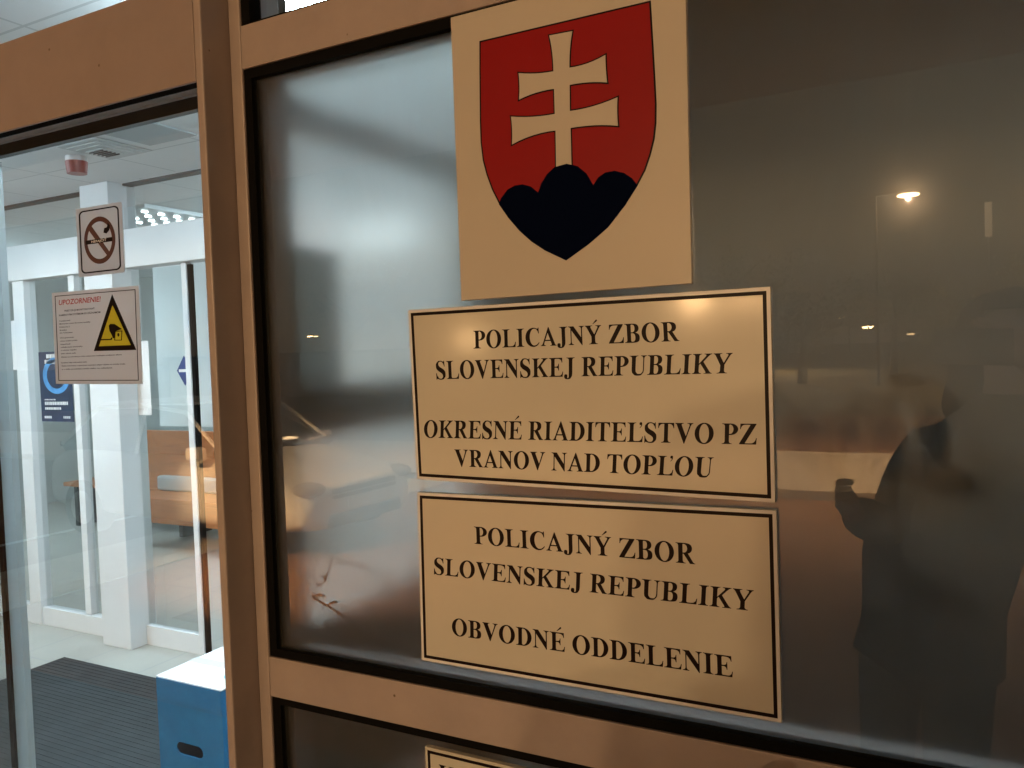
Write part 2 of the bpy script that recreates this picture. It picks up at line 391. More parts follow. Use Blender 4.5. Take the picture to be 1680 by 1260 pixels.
G['I'] = (389, [[(20,0),(370,0),(370,19),(275,22,1),(271,100),(271,576),(275,654,1),(370,657),(370,676),(20,676),(20,657),(115,654,1),(119,576),(119,100),(115,22,1),(20,19)]])
Lp = [(19,0),(628,0),(650,200),(625,200),(600,110,1),(550,70,1),(500,38,1),(420,38),(330,38),(271,38,1),(271,95),(271,576),(275,654,1),(372,657),(372,676),(19,676),(19,657),(115,654,1),(119,576),(119,100),(115,22,1),(19,19)]
G['L'] = (667, [Lp])
apo = [(640,640),(640,690,1),(590,690),(535,690,1),(535,635),(535,590,1),(580,590),(590,590,1),(600,594),(598,540,1),(545,505),(550,488),(640,530,1),(640,640)]
G['Ľ'] = (667, [Lp, [(x-30, y) if len(q) == 2 else (x-30, y, 1) for q in apo for x, y in [q[:2]]]])
Ep = [(16,0),(622,0),(645,185),(620,185),(600,100,1),(560,68,1),(520,38,1),(430,38),(330,38),(271,38,1),(271,90),(271,326),(330,326),(430,326,1),(437,222),(462,222),(462,466),(437,466),(430,364,1),(330,364),(271,364),(271,598),(271,638,1),(320,638),(400,638),(570,640,1),(583,505),(608,505),(602,676),(16,676),(16,657),(115,654,1),(119,576),(119,100),(115,22,1),(16,19)]
acc = [(300,722),(325,722),(480,815),(515,840,1),(497,868),(478,895,1),(448,872)]
G['E'] = (667, [Ep]); G['É'] = (667, [Ep, acc])
G['A'] = (722, [[(9,0),(240,0),(240,19),(165,22,1),(165,62),(165,80,1),(180,120),(204,180),(452,180),(485,100),(500,65,1),(498,50),(495,22,1),(430,19),(430,0),(712,0),(712,19),(660,22,1),(635,85),(378,690),(355,690),(120,125),(80,22,1),(9,19)],
                [(222,224),(330,480),(436,224)]])
G['B'] = (667, [[(16,0),(340,0),(480,0,1),(620,60,1),(620,185),(620,320,1),(455,354),(590,395,1),(590,515),(590,676,1),(340,676),(16,676),(16,657),(115,654,1),(119,576),(119,100),(115,22,1),(16,19)],
                [(275,370),(320,370),(428,370,1),(428,508),(428,640,1),(325,640),(305,640),(275,640,1),(275,605)],
                [(275,334),(325,334),(448,334,1),(448,188),(448,36,1),(335,36),(275,36,1),(275,85)]])
G['C'] = (722, [[(660,470),(634,470)]+[(632,470),(595,650,1),(450,650)]+arc(440,342,200,308,90,270)[1:]+[(560,34,1),(655,150),(676,132),(590,-19,1),(405,-19)]+arc(405,336,358,355,270,90)[1:]+[(470,691,1),(535,668),(565,655,1),(590,655),(622,655,1),(632,691),(654,691)]])
G['O'] = (778, [arc(389,336,354,355,0,360,44)[:-1], arc(389,336,182,318,0,360,36)[:-1]])
G['D'] = (722, [[(14,0),(320,0)]+arc(320,338,368,338,-90,90,24)+[(14,676),(14,657),(113,654,1),(117,576),(117,100),(113,22,1),(14,19)],
                [(273,95),(273,38,1),(320,38)]+arc(320,339,192,301,-90,90,24)+[(273,638,1),(273,590)]])
G['P'] = (611, [[(16,0),(380,0),(380,19),(279,22,1),(275,100),(275,298),(330,298)]+arc(330,487,268,189,-90,90,20)+[(16,676),(16,657),(115,654,1),(119,576),(119,100),(115,22,1),(16,19)],
                [(275,336),(305,336)]+arc(305,488,124,152,-90,90,16)+[(275,640,1),(275,600)]])
G['R'] = (722, [[(26,0),(375,0),(375,19),(279,22,1),(275,100),(275,318),(305,318),(530,0),(715,0),(715,19),(665,22,1),(625,78),(462,332),(610,370,1),(610,510),(610,676,1),(350,676),(26,676),(26,657),(115,654,1),(119,576),(119,100),(115,22,1),(26,19)],
                [(275,356),(310,356)]+arc(310,498,130,142,-90,90,16)+[(275,640,1),(275,600)]])
G['S'] = (556, [[(475,691),(455,691),(450,657,1),(428,657),(410,657,1),(372,674),(330,691,1),(270,691),(175,691,1),(110,630,1),(48,575,1),(48,500),(48,410,1),(110,350,1),(160,305,1),(260,255),(385,195,1),(385,125),(385,75,1),(350,45,1),(325,20,1),(275,20),(190,20,1),(130,90,1),(90,140,1),(68,230),(44,230),(48,-19),(70,-19),(75,15,1),(100,15),(118,15,1),(155,0),(215,-19,1),(285,-19),(395,-19,1),(455,40,1),(518,95,1),(518,190),(518,270,1),(455,335,1),(400,385,1),(305,425),(172,485,1),(172,555),(172,600,1),(205,628,1),(235,655,1),(280,655),(350,655,1),(400,600,1),(445,550,1),(465,470),(488,470)]])
G['T'] = (667, [[(150,0),(516,0),(516,19),(413,22,1),(409,100),(409,638),(450,638),(590,640,1),(620,495),(645,495),(638,676),(29,676),(22,495),(47,495),(77,640,1),(217,638),(257,638),(257,100),(253,22,1),(150,19)]])
G['U'] = (722, [[(16,676),(16,657),(110,654,1),(115,580),(115,230),(115,100,1),(185,40,1),(250,-19,1),(375,-19),(490,-19,1),(550,50,1),(608,110,1),(608,240),(608,560),(612,650,1),(705,657),(705,676),(475,676),(475,657),(568,650,1),(568,560),(568,240),(568,140,1),(530,90,1),(490,42,1),(420,42),(345,42,1),(305,90,1),(271,130,1),(271,220),(271,576),(275,654,1),(370,657),(370,676)]])
G['V'] = (722, [[(16,676),(16,657),(62,650,1),(85,595),(350,-18),(375,-18),(600,560),(640,652,1),(703,657),(703,676),(475,676),(475,657),(560,652,1),(560,610),(560,595,1),(545,555),(428,232),(280,560),(262,600,1),(262,620),(262,654,1),(335,657),(335,676)]])
Yp = [(170,0),(545,0),(545,19),(440,22,1),(436,100),(436,290),(600,560),(650,650,1),(705,657),(705,676),(465,676),(465,657),(550,652,1),(550,618),(550,600,1),(530,565),(405,350),(275,565),(255,600,1),(255,622),(255,654,1),(330,657),(330,676),(15,676),(15,657),(65,650,1),(110,575),(284,275),(284,100),(280,22,1),(170,19)]
G['Y'] = (722, [Yp]); G['Ý'] = (722, [Yp, [(x+40, y) if len(q) == 2 else (x+40, y, 1) for q in acc for x, y in [q[:2]]]])
G['Z'] = (667, [[(28,0),(635,0),(650,210),(625,210),(590,38,1),(430,38),(232,38),(630,655),(630,676),(60,676),(52,495),(76,495),(105,638,1),(250,638),(420,638),(28,22)]])
G['K'] = (778, [[(26,0),(370,0),(370,19),(279,22,1),(275,100),(275,292),(325,345),(520,80),(535,55,1),(535,45),(535,20,1),(465,19),(465,0),(769,0),(769,19),(720,22,1),(660,100),(437,405),(600,570),(690,655,1),(745,657),(745,676),(455,676),(455,657),(530,652,1),(530,622),(530,600,1),(480,550),(275,342),(275,576),(279,654,1),(370,657),(370,676),(26,676),(26,657),(119,654,1),(123,576),(123,100),(119,22,1),(26,19)]])
G['N'] = (722, [[(16,676),(16,657),(80,650,1),(115,600),(115,120),(110,25,1),(16,19),(16,0),(250,0),(250,19),(155,25,1),(155,120),(155,530),(592,-18),(615,-18),(615,570),(620,650,1),(705,657),(705,676),(480,676),(480,657),(570,650,1),(570,570),(570,262),(250,676)]])
G['J'] = (500, [[(479,676),(479,657),(385,654,1),(380,576),(380,170),(380,40,1),(330,-30,1),(275,-96,1),(170,-96),(25,-96,1),(25,10),(25,85,1),(97,85),(165,85,1),(165,20),(165,-5,1),(160,-25),(160,-55,1),(188,-55),(228,-55,1),(228,80),(228,576),(222,654,1),(120,657),(120,676)]])
G[' '] = (250, [])
def text_layout(s):
    x = 0; out = []
    for ch in s:
        a, cs = G[ch]
        out += [(x, ch, [ql(c) for c in cs])]; x += a
    return out, x
def serif_line(s, root, y, bl, br, tl, tr, th=.0004):
    """one printed line: bl/br/tl/tr are the cap-height corners on the board"""
    gl, W = text_layout(s)
    x0, x1 = 16, W-12
    def fn(u, v):
        a = (u-x0)/(x1-x0); h = v/676
        lo = (bl[0]+(br[0]-bl[0])*a, bl[1]+(br[1]-bl[1])*a); hi = (tl[0]+(tr[0]-tl[0])*a, tl[1]+(tr[1]-tl[1])*a)
        return (lo[0]+(hi[0]-lo[0])*h, lo[1]+(hi[1]-lo[1])*h)
    b = BM()
    for x, ch, cs in gl:
        cs = [[(px+x, py) for px, py in c] for c in cs]
        if not cs: continue
        if ch in 'ÉÝĽ': groups = [[cs[0]], [cs[1]]]
        else: groups = [cs]
        for grp in groups: slab(b, grp, y, th, fn)
    o = link('lettering', b, M['ink'], root)
    return o
def P(px, py, y=0): q = meas(px, py, 1, y); return (float(q[0]), float(q[2]))
def quad_fn(bl, br, tl, tr):
    def fn(u, v):
        return tuple((1-u)*(1-v)*bl[i]+u*(1-v)*br[i]+(1-u)*v*tl[i]+u*v*tr[i] for i in (0, 1))
    return fn
BY = .0035                  # front face of the boards (they lie on the pane at .0125)
def text_board(label, corners, lines):
    tl, tr, br, bl = [P(*c, BY) for c in corners]
    root = thing('sign_board', label, 'sign', (bl[0], BY, bl[1]))
    f = quad_fn(bl, br, tl, tr); W = tr[0]-tl[0]; H = tl[1]-bl[1]
    def rect(i, j=None):
        u, v = i/W, i/H; c = [(u, v), (1-u, v), (1-u, 1-v), (u, 1-v)]
        return c
    b = BM(); slab(b, [rect(0)], BY, .0085, f); o = link('board', b, M['plate'], root, bevel=.0006)
    b = BM(); slab(b, [rect(.0045), rect(.0088)[::-1]], BY-.0003, .0004, f); link('border', b, M['ink'], root)
    b = BM(); slab(b, [rect(.0004), rect(.0043)[::-1]], BY-.0002, .0003, f); link('edge', b, M['edge'], root)
    for s, q in lines:
        serif_line(s, root, BY-.0003, P(*q[0], BY), P(*q[1], BY), P(*q[2], BY), P(*q[3], BY))
    return root
text_board('cream board with four lines, directly under the shield emblem, ending VRANOV NAD TOPĽOU',
    ((669.4,508.8),(1263.8,470.1),(1272,824.9),(684,786.3)),
    [('POLICAJNÝ ZBOR', ((777,572),(1114.8,559.5),(776.3,542.8),(1113,527.5))),
     ('SLOVENSKEJ REPUBLIKY', ((715.5,622.3),(1200,612.3),(713.8,592.7),(1202.6,578.9))),
     ('OKRESNÉ RIADITEĽSTVO PZ', ((694.8,717.8),(1241.5,729.5),(695.5,689.5),(1242.5,695.2))),
     ('VRANOV NAD TOPĽOU', ((746.5,764.8),(1168.6,783.2),(745.5,737.2),(1171.5,750.4)))])
text_board('cream board with three lines, the lower one on the large pane, reading OBVODNÉ ODDELENIE',
    ((684.3,807.5),(1273.7,837.5),(1282.7,1186.2),(691.8,1083)),
    [('POLICAJNÝ ZBOR', ((778.7,891.9),(1140.5,925.8),(777.6,863.7),(1139.8,892))),
     ('SLOVENSKEJ REPUBLIKY', ((711.2,941.7),(1235,1002.5),(711.6,914.5),(1237,968.6))),
     ('OBVODNÉ ODDELENIE', ((741,1041.5),(1203.2,1111.5),(740.8,1013.5),(1202.2,1077)))])
# third board on the lower pane: only its head shows
q0 = P(697, 1224.5, BY); q1 = (q0[0]+.502, q0[1]-.001)
tb = thing('sign_board', 'cream board on the lowest pane, only its top left corner in the picture', 'sign', (q0[0], BY, q0[1]-.25))
f3 = quad_fn((q0[0], q0[1]-.25), (q1[0], q1[1]-.25), q0, q1)
b = BM(); slab(b, [[(0,0),(1,0),(1,1),(0,1)]], BY, .0085, f3); link('board', b, M['plate'], tb, bevel=.0006)
b = BM(); i, j = .0045/.5, .0045/.25; k, l = .0088/.5, .0088/.25
slab(b, [[(i,j),(1-i,j),(1-i,1-j),(i,1-j)], [(k,l),(k,1-l),(1-k,1-l),(1-k,l)]], BY-.0003, .0004, f3); link('border', b, M['ink'], tb)
t0 = P(720, 1254, BY); serif_line('VRANOV NAD TOPĽOU', tb, BY-.0003, (t0[0], t0[1]-.024), (t0[0]+.42, t0[1]-.024), t0, (t0[0]+.42, t0[1]))

# shield emblem
def Z8(x, y, yy=BY): return P(720+x/2.5205, y/2.5205, yy)
cT = ((739,25.8),(1125.7,-66),(1134.7,465),(756.5,493.3))
tl, tr, br, bl = [P(*c, BY) for c in cT]
tl = (tl[0], ztB-.002); tr = (P(1126.5, 0, BY)[0]-.001, ztB-.002)
em = thing('emblem_board', 'cream board with a red shield, white double cross and dark blue triple hill', 'emblem', (bl[0], BY, bl[1]))
b = BM(); slab(b, [[bl, br, tr, tl]], BY, .0085); link('board', b, M['emblem_paper'], em, bevel=.0006)
Lp_ = [(168,170),(168,290),(169,400),(170,500),(173,590),(182,665),(198,725),(220,785),(250,845),(290,903),(335,955),(385,1000),(440,1036),(527,1077)]
Rp_ = [(620,1010),(700,940),(770,850),(822,768),(855,705),(877,640),(893,575),(900,510),(901,430),(896,330),(890,220),(877,2)]
out = [Z8(*p) for p in Lp_+Rp_]
cxs = sum(p[0] for p in out)/len(out); czs = sum(p[1] for p in out)/len(out)
def inset(poly, d):
    n = len(poly); res = []
    for i in range(n):
        a, c, e = poly[i-1], poly[i], poly[(i+1) % n]
        d1 = Vector((c[0]-a[0], c[1]-a[1])).normalized(); d2 = Vector((e[0]-c[0], e[1]-c[1])).normalized()
        n1 = Vector((-d1.y, d1.x)); n2 = Vector((-d2.y, d2.x)); m = (n1+n2)
        m = m/max(m.length_squared/2, .3) if m.length > 1e-6 else n1
        res.append((c[0]+m.x*d, c[1]+m.y*d))
    return res
b = BM(); slab(b, [out], BY-.0003, .0004); link('shield_outline', b, M['ink'], em)
b = BM(); slab(b, [inset(out, .0023)], BY-.0006, .0004); link('shield_field', b, M['red'], em)
cross = [(458,148),(553,130),(540,205,1),(541,281),(615,272,1),(690,228),(690,285,1),(697,342),(625,335,1),(542,352),(543,460),(640,448,1),(740,403),(736,460,1),(742,521),(645,512,1),(546,530),(551,740),(487,740),(484,540),(390,550,1),(304,598),(308,540,1),(300,483),(390,490,1),(481,472),(478,368),(400,378,1),(333,413),(338,360,1),(331,303),(400,310,1),(475,296),(475,220,1)]
cr = ql([Z8(*p[:2])+((1,) if len(p) == 3 else ()) for p in cross])
if sum(cr[i-1][0]*cr[i][1]-cr[i][0]*cr[i-1][1] for i in range(len(cr))) < 0: cr = cr[::-1]
b = BM(); slab(b, [inset(cr, -.0018)], BY-.0009, .0004); link('cross_outline', b, M['ink'], em)
b = BM(); slab(b, [cr], BY-.0012, .0004); link('double_cross', b, M['emblem_paper'], em)
hill = [(250,845),(258,822),(285,785),(315,768),(348,763),(382,772),(412,797),(425,760),(448,722),(480,692),(530,678),(575,688),(612,718),(640,767),(660,735),(690,714),(728,707),(768,716),(800,738),(822,768)]
low = [p for p in Lp_ if p[1] > 850]+[p for p in Rp_ if p[1] > 800]
hp = [Z8(*p) for p in hill][::-1]
hp = [Z8(*p) for p in low]+hp
b = BM(); slab(b, [hp], BY-.0015, .0006); link('triple_hill', b, M['navy'], em)

# ------------------------------------------------------------------ notices on the sliding door
NY = door_y-.0022
M['paper_sm'] = mat('laminated_paper', (.55, .52, .53), .35, var=.04, vscale=6)
def translucent(m, col, f):
    n = m.node_tree; L = n.links; o = [k for k in n.nodes if k.type == 'OUTPUT_MATERIAL'][0]
    tb_ = n.nodes.new('ShaderNodeBsdfTranslucent'); tb_.inputs[0].default_value = (*col, 1); mx_ = n.nodes.new('ShaderNodeMixShader'); mx_.inputs[0].default_value = f
    L.new(n.nodes['Principled BSDF'].outputs[0], mx_.inputs[1]); L.new(tb_.outputs[0], mx_.inputs[2]); L.new(mx_.outputs[0], o.inputs[0])
translucent(M['paper_sm'], (.85, .85, .85), .5)
M['sign_red'] = mat('notice_red', (.42, .03, .03), .5)
M['brown_red'] = mat('faded_red_ring', (.085, .035, .03), .5)
M['yellow'] = mat('warning_yellow', (.50, .52, .03), .45)
def N(px, py): return P(px, py, NY)
def sans(s, root, name, origin, width, height, m, y, shear=0, sl=0):
    cu = bpy.data.curves.new('t', 'FONT'); cu.body = s; cu.size = 1; cu.resolution_u = 2; cu.offset = .018
    o = bpy.data.objects.new('t', cu); COL.objects.link(o)
    dg = bpy.context.evaluated_depsgraph_get(); me = bpy.data.meshes.new_from_object(o.evaluated_get(dg))
    bpy.data.objects.remove(o)
    b = BM(); b.from_mesh(me); bpy.data.meshes.remove(me)
    if not b.verts: b.free(); return None
    xs = [v.co.x for v in b.verts]; x0, x1 = min(xs), max(xs)
    for v in b.verts:
        u = (v.co.x-x0)/(x1-x0)*width; h = v.co.y/.73*height
        v.co = (origin[0]+u+shear*h, y, origin[1]+h+sl*u)
    return b
def put(b, name, m, root): return link(name, b, m, root) if b is not None else None
ctl, ctr, cbr, cbl = N(85,480.7), N(227.3,468.3), N(233.3,630), N(91.7,630)
cs_ = thing('camera_notice', 'square paper notice headed UPOZORNENIE with a yellow camera warning triangle', 'notice', (cbl[0], NY, cbl[1]))
b = BM(); slab(b, [[cbl, cbr, ctr, ctl]], NY, .0012); link('sheet', b, M['paper_sm'], cs_)
fq = quad_fn(cbl, cbr, ctl, ctr)
def ringq(f, a, c): return [[(a, a), (1-a, a), (1-a, 1-a), (a, 1-a)], [(c, c), (c, 1-c), (1-c, 1-c), (1-c, c)]]
b = BM(); slab(b, ringq(fq, .035, .043), NY-.0002, .0003, fq); link('border', b, M['ink'], cs_)
def C7(x, y): return N(60+x/7, 460+y/7)
tri = [C7(658,812), C7(1146,798), C7(868,158)]
b = BM(); slab(b, [tri], NY-.0002, .0003); tri_o = link('warning_triangle', b, M['ink'], cs_)
b = BM(); slab(b, [[C7(718,757), C7(1084,742), C7(874,285)]], NY-.0004, .0003); link('yellow_field', b, M['yellow'], tri_o)
b = BM()
slab(b, [[C7(832,520), C7(850,500), C7(900,502), C7(985,560), C7(905,582), C7(898,660), C7(880,668), C7(868,630), C7(840,580)]], NY-.0006, .0003)
slab(b, [[C7(735,690), C7(735,675), C7(850,672), C7(862,655), C7(875,660), C7(865,684)]], NY-.0006, .0003)
slab(b, [[C7(895,690), C7(982,690), C7(988,575), C7(905,580)], [C7(905,682), C7(910,590), C7(978,586), C7(974,682)]], NY-.0006, .0003)
c_ = C7(942,625); slab(b, [[(c_[0]+.0028*math.cos(t), c_[1]+.0034*math.sin(t)) for t in [2*math.pi*i/14 for i in range(14)]]], NY-.0006, .0003)
link('camera_symbol', b, M['ink'], tri_o)
def tl_(s, x, y, x2, hpx, m, bold=False, shear=0, name='text_line'):
    a = C7(x, y); e = C7(x2, y-(x2-x)*.045)
    wd = e[0]-a[0]; h = abs(C7(x, y-hpx)[1]-a[1])
    o = sans(s, cs_, name, a, wd, h, m, NY-.0003, shear, (e[1]-a[1])/wd*0)
    return o
sh = tl_('UPOZORNENIE!', 255, 285, 735, 60, M['sign_red'], shear=.22); put(sh, 'heading', M['sign_red'], cs_)
for s_, x, y, x2 in (('PRIESTOR JE MONITOROVANÝ', 322, 360, 670), ('KAMEROVÝM SYSTÉMOM SO ZÁZNAMOM', 260, 412, 735)):
    put(tl_(s_, x, y, x2, 20, M['ink']), 'text_line', M['ink'], cs_)
body = [('Prevádzkovateľ:', 265, 475, 390), ('Ministerstvo vnútra Slovenskej republiky', 265, 508, 620), ('Pribinova 2', 265, 545, 382), ('Bratislava', 268, 580, 350), ('812 72 Bratislava', 268, 612, 415),
        ('Účel spracovania:', 272, 668, 430), ('ochrana verejného poriadku', 275, 704, 470), ('bezpečnosť', 278, 742, 390), ('odhaľovanie kriminality', 280, 776, 530), ('a ochrana majetku', 282, 810, 460), ('alebo zdravia osôb', 282, 848, 452),
        ('Záznam sa uchováva po dobu ustanovenú osobitným predpisom zákona', 284, 888, 980), ('Kontaktné údaje zodpovednej osoby:', 286, 953, 580), ('Ďalšie informácie o spracúvaní osobných údajov nájdete na stránke úradu', 292, 990, 1018), ('a v sídle prevádzkovateľa alebo na vyžiadanie', 292, 1028, 870)]
for s_, x, y, x2 in body: put(tl_(s_, x, y, x2, 15, M['ink']), 'text_line', M['ink'], cs_)
FS = mat('faded_sticker', (.48, .46, .48), .4); translucent(FS, (.75, .75, .75), .5)
# no smoking sticker
stl, str_, sbr, sbl = N(124,343.3), N(199.3,330.7), N(204.3,446.7), N(129.3,455)
ns = thing('no_smoking_sticker', 'rounded white sticker with a crossed-out cigarette in a dull red ring', 'sticker', (sbl[0], NY, sbl[1]))
fn_ = quad_fn(sbl, sbr, stl, str_)
def rr(m_, r, n=5, asp=.66):
    o = []
    for cx, cy, a in ((1-m_-r, m_*asp+r*asp, -90), (1-m_-r, 1-m_*asp-r*asp, 0), (m_+r, 1-m_*asp-r*asp, 90), (m_+r, m_*asp+r*asp, 180)):
        o += [(cx+r*math.cos(R(a+90*i/n)), cy+r*asp*math.sin(R(a+90*i/n))) for i in range(n+1)]
    return o
b = BM(); slab(b, [rr(.0, .03)], NY, .0012, fn_); link('sheet', b, FS, ns)
b = BM(); slab(b, [rr(.065, .1), rr(.095, .08)[::-1]], NY-.0002, .0003, fn_); link('border', b, M['ink'], ns)
b = BM()
e0 = [(.5+.34*math.cos(t), .5+.34*math.sin(t)) for t in [2*math.pi*i/40 for i in range(40)]]
e1 = [(.5+.27*math.cos(t), .5+.27*math.sin(t)) for t in [2*math.pi*i/40 for i in range(40)]]
slab(b, [e0, e1[::-1]], NY-.0004, .0003, fn_)
link('ring', b, M['brown_red'], ns)
b = BM(); slab(b, [[(.28,.66),(.34,.72),(.72,.30),(.66,.26)]], NY-.0007, .0003, fn_); link('slash', b, M['brown_red'], ns)
b = BM(); slab(b, [[(.20,.46),(.78,.46),(.78,.52),(.20,.52)]], NY-.0010, .0003, fn_)
slab(b, [[(.60,.60),(.66,.58),(.72,.62),(.74,.69),(.70,.73),(.68,.67),(.62,.66)]], NY-.0010, .0003, fn_)
link('cigarette', b, M['ink'], ns)
a = fn_(.33, .475); e = fn_(.66, .475)
put(sans('NEFAJČIŤ', ns, 'caption', a, e[0]-a[0], .0042, M['white'], NY-.0013), 'caption', M['white'], ns)

# ------------------------------------------------------------------ vestibule
VY = 2.225; CZ = 2.70
VX0, VX1 = -5.25, -.38
M['tiles'] = mat('floor_tile', (.50, .48, .43), .5, var=.08, vscale=2)
def tile_lines(m, sx, sy, col, wd=.006):
    n = m.node_tree; L = n.links; p_ = n.nodes['Principled BSDF']
    tc = n.nodes.new('ShaderNodeTexCoord'); br_ = n.nodes.new('ShaderNodeTexBrick')
    br_.offset = 0; br_.inputs['Scale'].default_value = 1; br_.inputs['Mortar Size'].default_value = wd
    br_.inputs['Brick Width'].default_value = sx; br_.inputs['Row Height'].default_value = sy
    br_.inputs['Mortar'].default_value = (*col, 1)
    L.new(tc.outputs['Object'], br_.inputs['Vector'])
    src = p_.inputs['Base Color'].links[0].from_socket
    L.new(src, br_.inputs['Color1']); L.new(src, br_.inputs['Color2'])
    L.new(br_.outputs['Color'], p_.inputs['Base Color'])
tile_lines(M['tiles'], .45, .45, (.42, .42, .40)); tile_lines(M['ceiling'], .6, .6, (.60, .63, .64), .006)
structure(link('floor', bx(-9, 2.6, .1005, 7.0, -.1, -.0), M['tiles']))
structure(link('office_carpet', bx(-.3, 2.6, .1005, VY, .0005, .006), mat('carpet', (.04, .04, .035), .95, var=.2)))
structure(link('threshold', bx(-4.6, 1.62, .0005, .1, -.1, .004), M['silver']))
structure(link('ceiling', bx(-5.6, -.3, .3005, VY-.06, CZ, CZ+.1), M['ceiling']))
structure(link('ceiling_rim', bx(-4.69, 1.7, .1005, .3, CZ+.001, CZ+.041), M['white']))
structure(link('hall_ceiling', bx(-9, 2.6, VY+.06, 7.0, 2.78, 2.88), M['ceiling']))
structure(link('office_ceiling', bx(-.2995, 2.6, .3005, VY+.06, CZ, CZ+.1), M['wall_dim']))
structure(link('vestibule_side_wall', bx(VX0-.1, VX0, .1005, VY-.06, 0, CZ), M['wall']))
# second door system
s2 = thing('inner_door_frame', 'white aluminium frame of the inner doorway seen through the sliding door', 'door frame', (-3.6, VY, 0))
link('header', bx(-4.74, -1.9, VY-.05, VY+.05, 2.212, 2.432), M['whitepvc'], s2, bevel=.004)
link('post', bx(-3.74, -3.49, VY-.12, VY+.06, 0, CZ-.0), M['whitepvc'], s2, bevel=.004)
link('post', bx(-4.57, -4.455, VY-.04, VY+.04, .0, 2.211), M['whitepvc'], s2, bevel=.003)
link('post', bx(-1.98, -1.9, VY-.05, VY+.05, 0, 2.211), M['whitepvc'], s2, bevel=.003)
link('mullion', bx(-4.03, -3.975, VY-.025, VY+.03, .12, 2.211), M['whitepvc'], s2, bevel=.003)
link('bottom_rail', bx(-4.455, -3.741, VY-.03, VY+.03, 0, .115), M['whitepvc'], s2, bevel=.003)
link('bottom_rail', bx(-5.2, -4.571, VY-.03, VY+.03, 0, .115), M['whitepvc'], s2, bevel=.003)
link('top_seal', bx(-4.74, -3.75, VY-.03, VY+.03, CZ-.012, CZ-.001), M['dark_grey'], s2)
link('top_seal', bx(-3.48, -.45, VY-.03, VY+.03, CZ-.012, CZ-.001), M['dark_grey'], s2)
def glass_sheet(nm, root, x0, x1, y, z0, z1, m=None):
    b = BM(); v = [b.verts.new(p) for p in ((x0, y, z0), (x1, y, z0), (x1, y, z1), (x0, y, z1))]; b.faces.new(v)
    return link(nm, b, m or M['thin_glass'], root)
glass_sheet('fanlight', s2, -4.72, -3.745, VY, 2.434, CZ-.012); glass_sheet('fanlight', s2, -3.485, -1.9, VY, 2.434, CZ-.012)
glass_sheet('glass', s2, -4.453, -4.035, VY, .116, 2.21); glass_sheet('glass', s2, -3.97, -3.745, VY+.01, .116, 2.21)
glass_sheet('glass', s2, -5.2, -4.575, VY, .116, 2.43)
lf = thing('inner_door', 'white-railed inner door leaf with a small blue diamond sticker', 'glass door', (-3.25, VY-.05, 0))
LY = VY+.005
link('bottom_rail', bx(-3.488, -3.05, LY-.02, LY+.02, .0, .115), M['whitepvc'], lf, bevel=.002)
link('stile', bx(-3.05, -3.01, LY-.02, LY+.02, .0, 2.2105), M['whitepvc'], lf, bevel=.002)
link('edge_gasket', bx(-3.009, -2.985, LY-.012, LY+.012, .005, 2.2), M['black'], lf)
glass_sheet('glass', lf, -3.488, -3.051, LY, .116, 2.2)
dm = P(303, 608, LY-.002)
b = BM(); slab(b, [[(dm[0]-.062, dm[1]), (dm[0], dm[1]-.085), (dm[0]+.062, dm[1]), (dm[0], dm[1]+.085)]], LY-.0032, .001); dmo = link('sticker', b, mat('sticker_blue', (.03, .05, .18), .4), lf)
b = BM(); box(b, dm[0]-.045, dm[0]+.035, LY-.0036, LY-.0033, dm[1]-.008, dm[1]+.008); link('mark', b, M['white'], dmo)
# papers on the inner glass
pa, pb = P(63, 578, VY-.004), P(116, 692, VY-.004)
ps = thing('poster', 'dark blue poster with a glowing ring, on the inner glass behind the camera notice', 'poster', (pa[0], VY-.004, pb[1]))
M['poster'] = mat('poster_navy', (.012, .025, .07), .4, var=.4, vscale=9)
x0, x1, z0, z1 = pa[0], pa[0]+.32, pb[1], pa[1]+.0
link('sheet', bx(x0, x1, VY-.005, VY-.003, z0, z1), M['poster'], ps)
cx_, cz_ = x0+.17, z0+.29
b = BM(); slab(b, [arc(cx_, cz_, .135, .115, 0, 360, 40)[:-1], arc(cx_, cz_, .095, .083, 0, 360, 40)[:-1][::-1]], VY-.0055, .0004)
link('ring', b, mat('poster_light_blue', (.10, .36, .75), .4, var=.5, vscale=14), ps)
b = BM()
for (u0, u1, v0, v1) in ((.08,.27,.40,.425),(.06,.29,.365,.39),(.04,.27,.105,.125),(.04,.2,.075,.09),(.04,.15,.135,.142),(.03,.1,.02,.035),(.22,.29,.02,.035)):
    u = u0
    while u < u1:
        wd = random.Random(int(u*1e4)+int(v0*1e4)).uniform(.008, .022)
        box(b, x0+u, min(x0+u+wd, x0+u1), VY-.0055, VY-.0051, z0+v0, z0+v1); u += wd+.004
link('print', b, M['white'], ps)
a_, c_ = P(10, 527, VY-.003), P(38, 606, VY-.003)
tag(link('paper_notice', bx(a_[0], c_[0], VY-.004, VY-.002, c_[1], a_[1]), mat('bright_paper', (.86, .87, .88), .5, var=.03)), 'blank white paper on the inner glass at the left edge of the view', 'paper')
a_, c_ = P(228, 560, VY-.003), P(248, 681, VY-.003)
tag(link('paper_notice', bx(-3.48, c_[0], LY-.004, LY-.002, c_[1], a_[1]), bpy.data.materials['bright_paper']), 'tall white paper on the inner door right of the camera notice', 'paper')
# right of the doorway: solid wall of the vestibule
structure(link('vestibule_back_wall', bx(-1.8995, -.38, VY-.04, VY+.06, 0, 2.7), mat('vestibule_white_wall', (.70, .72, .73), .6, var=.04, vscale=2)))

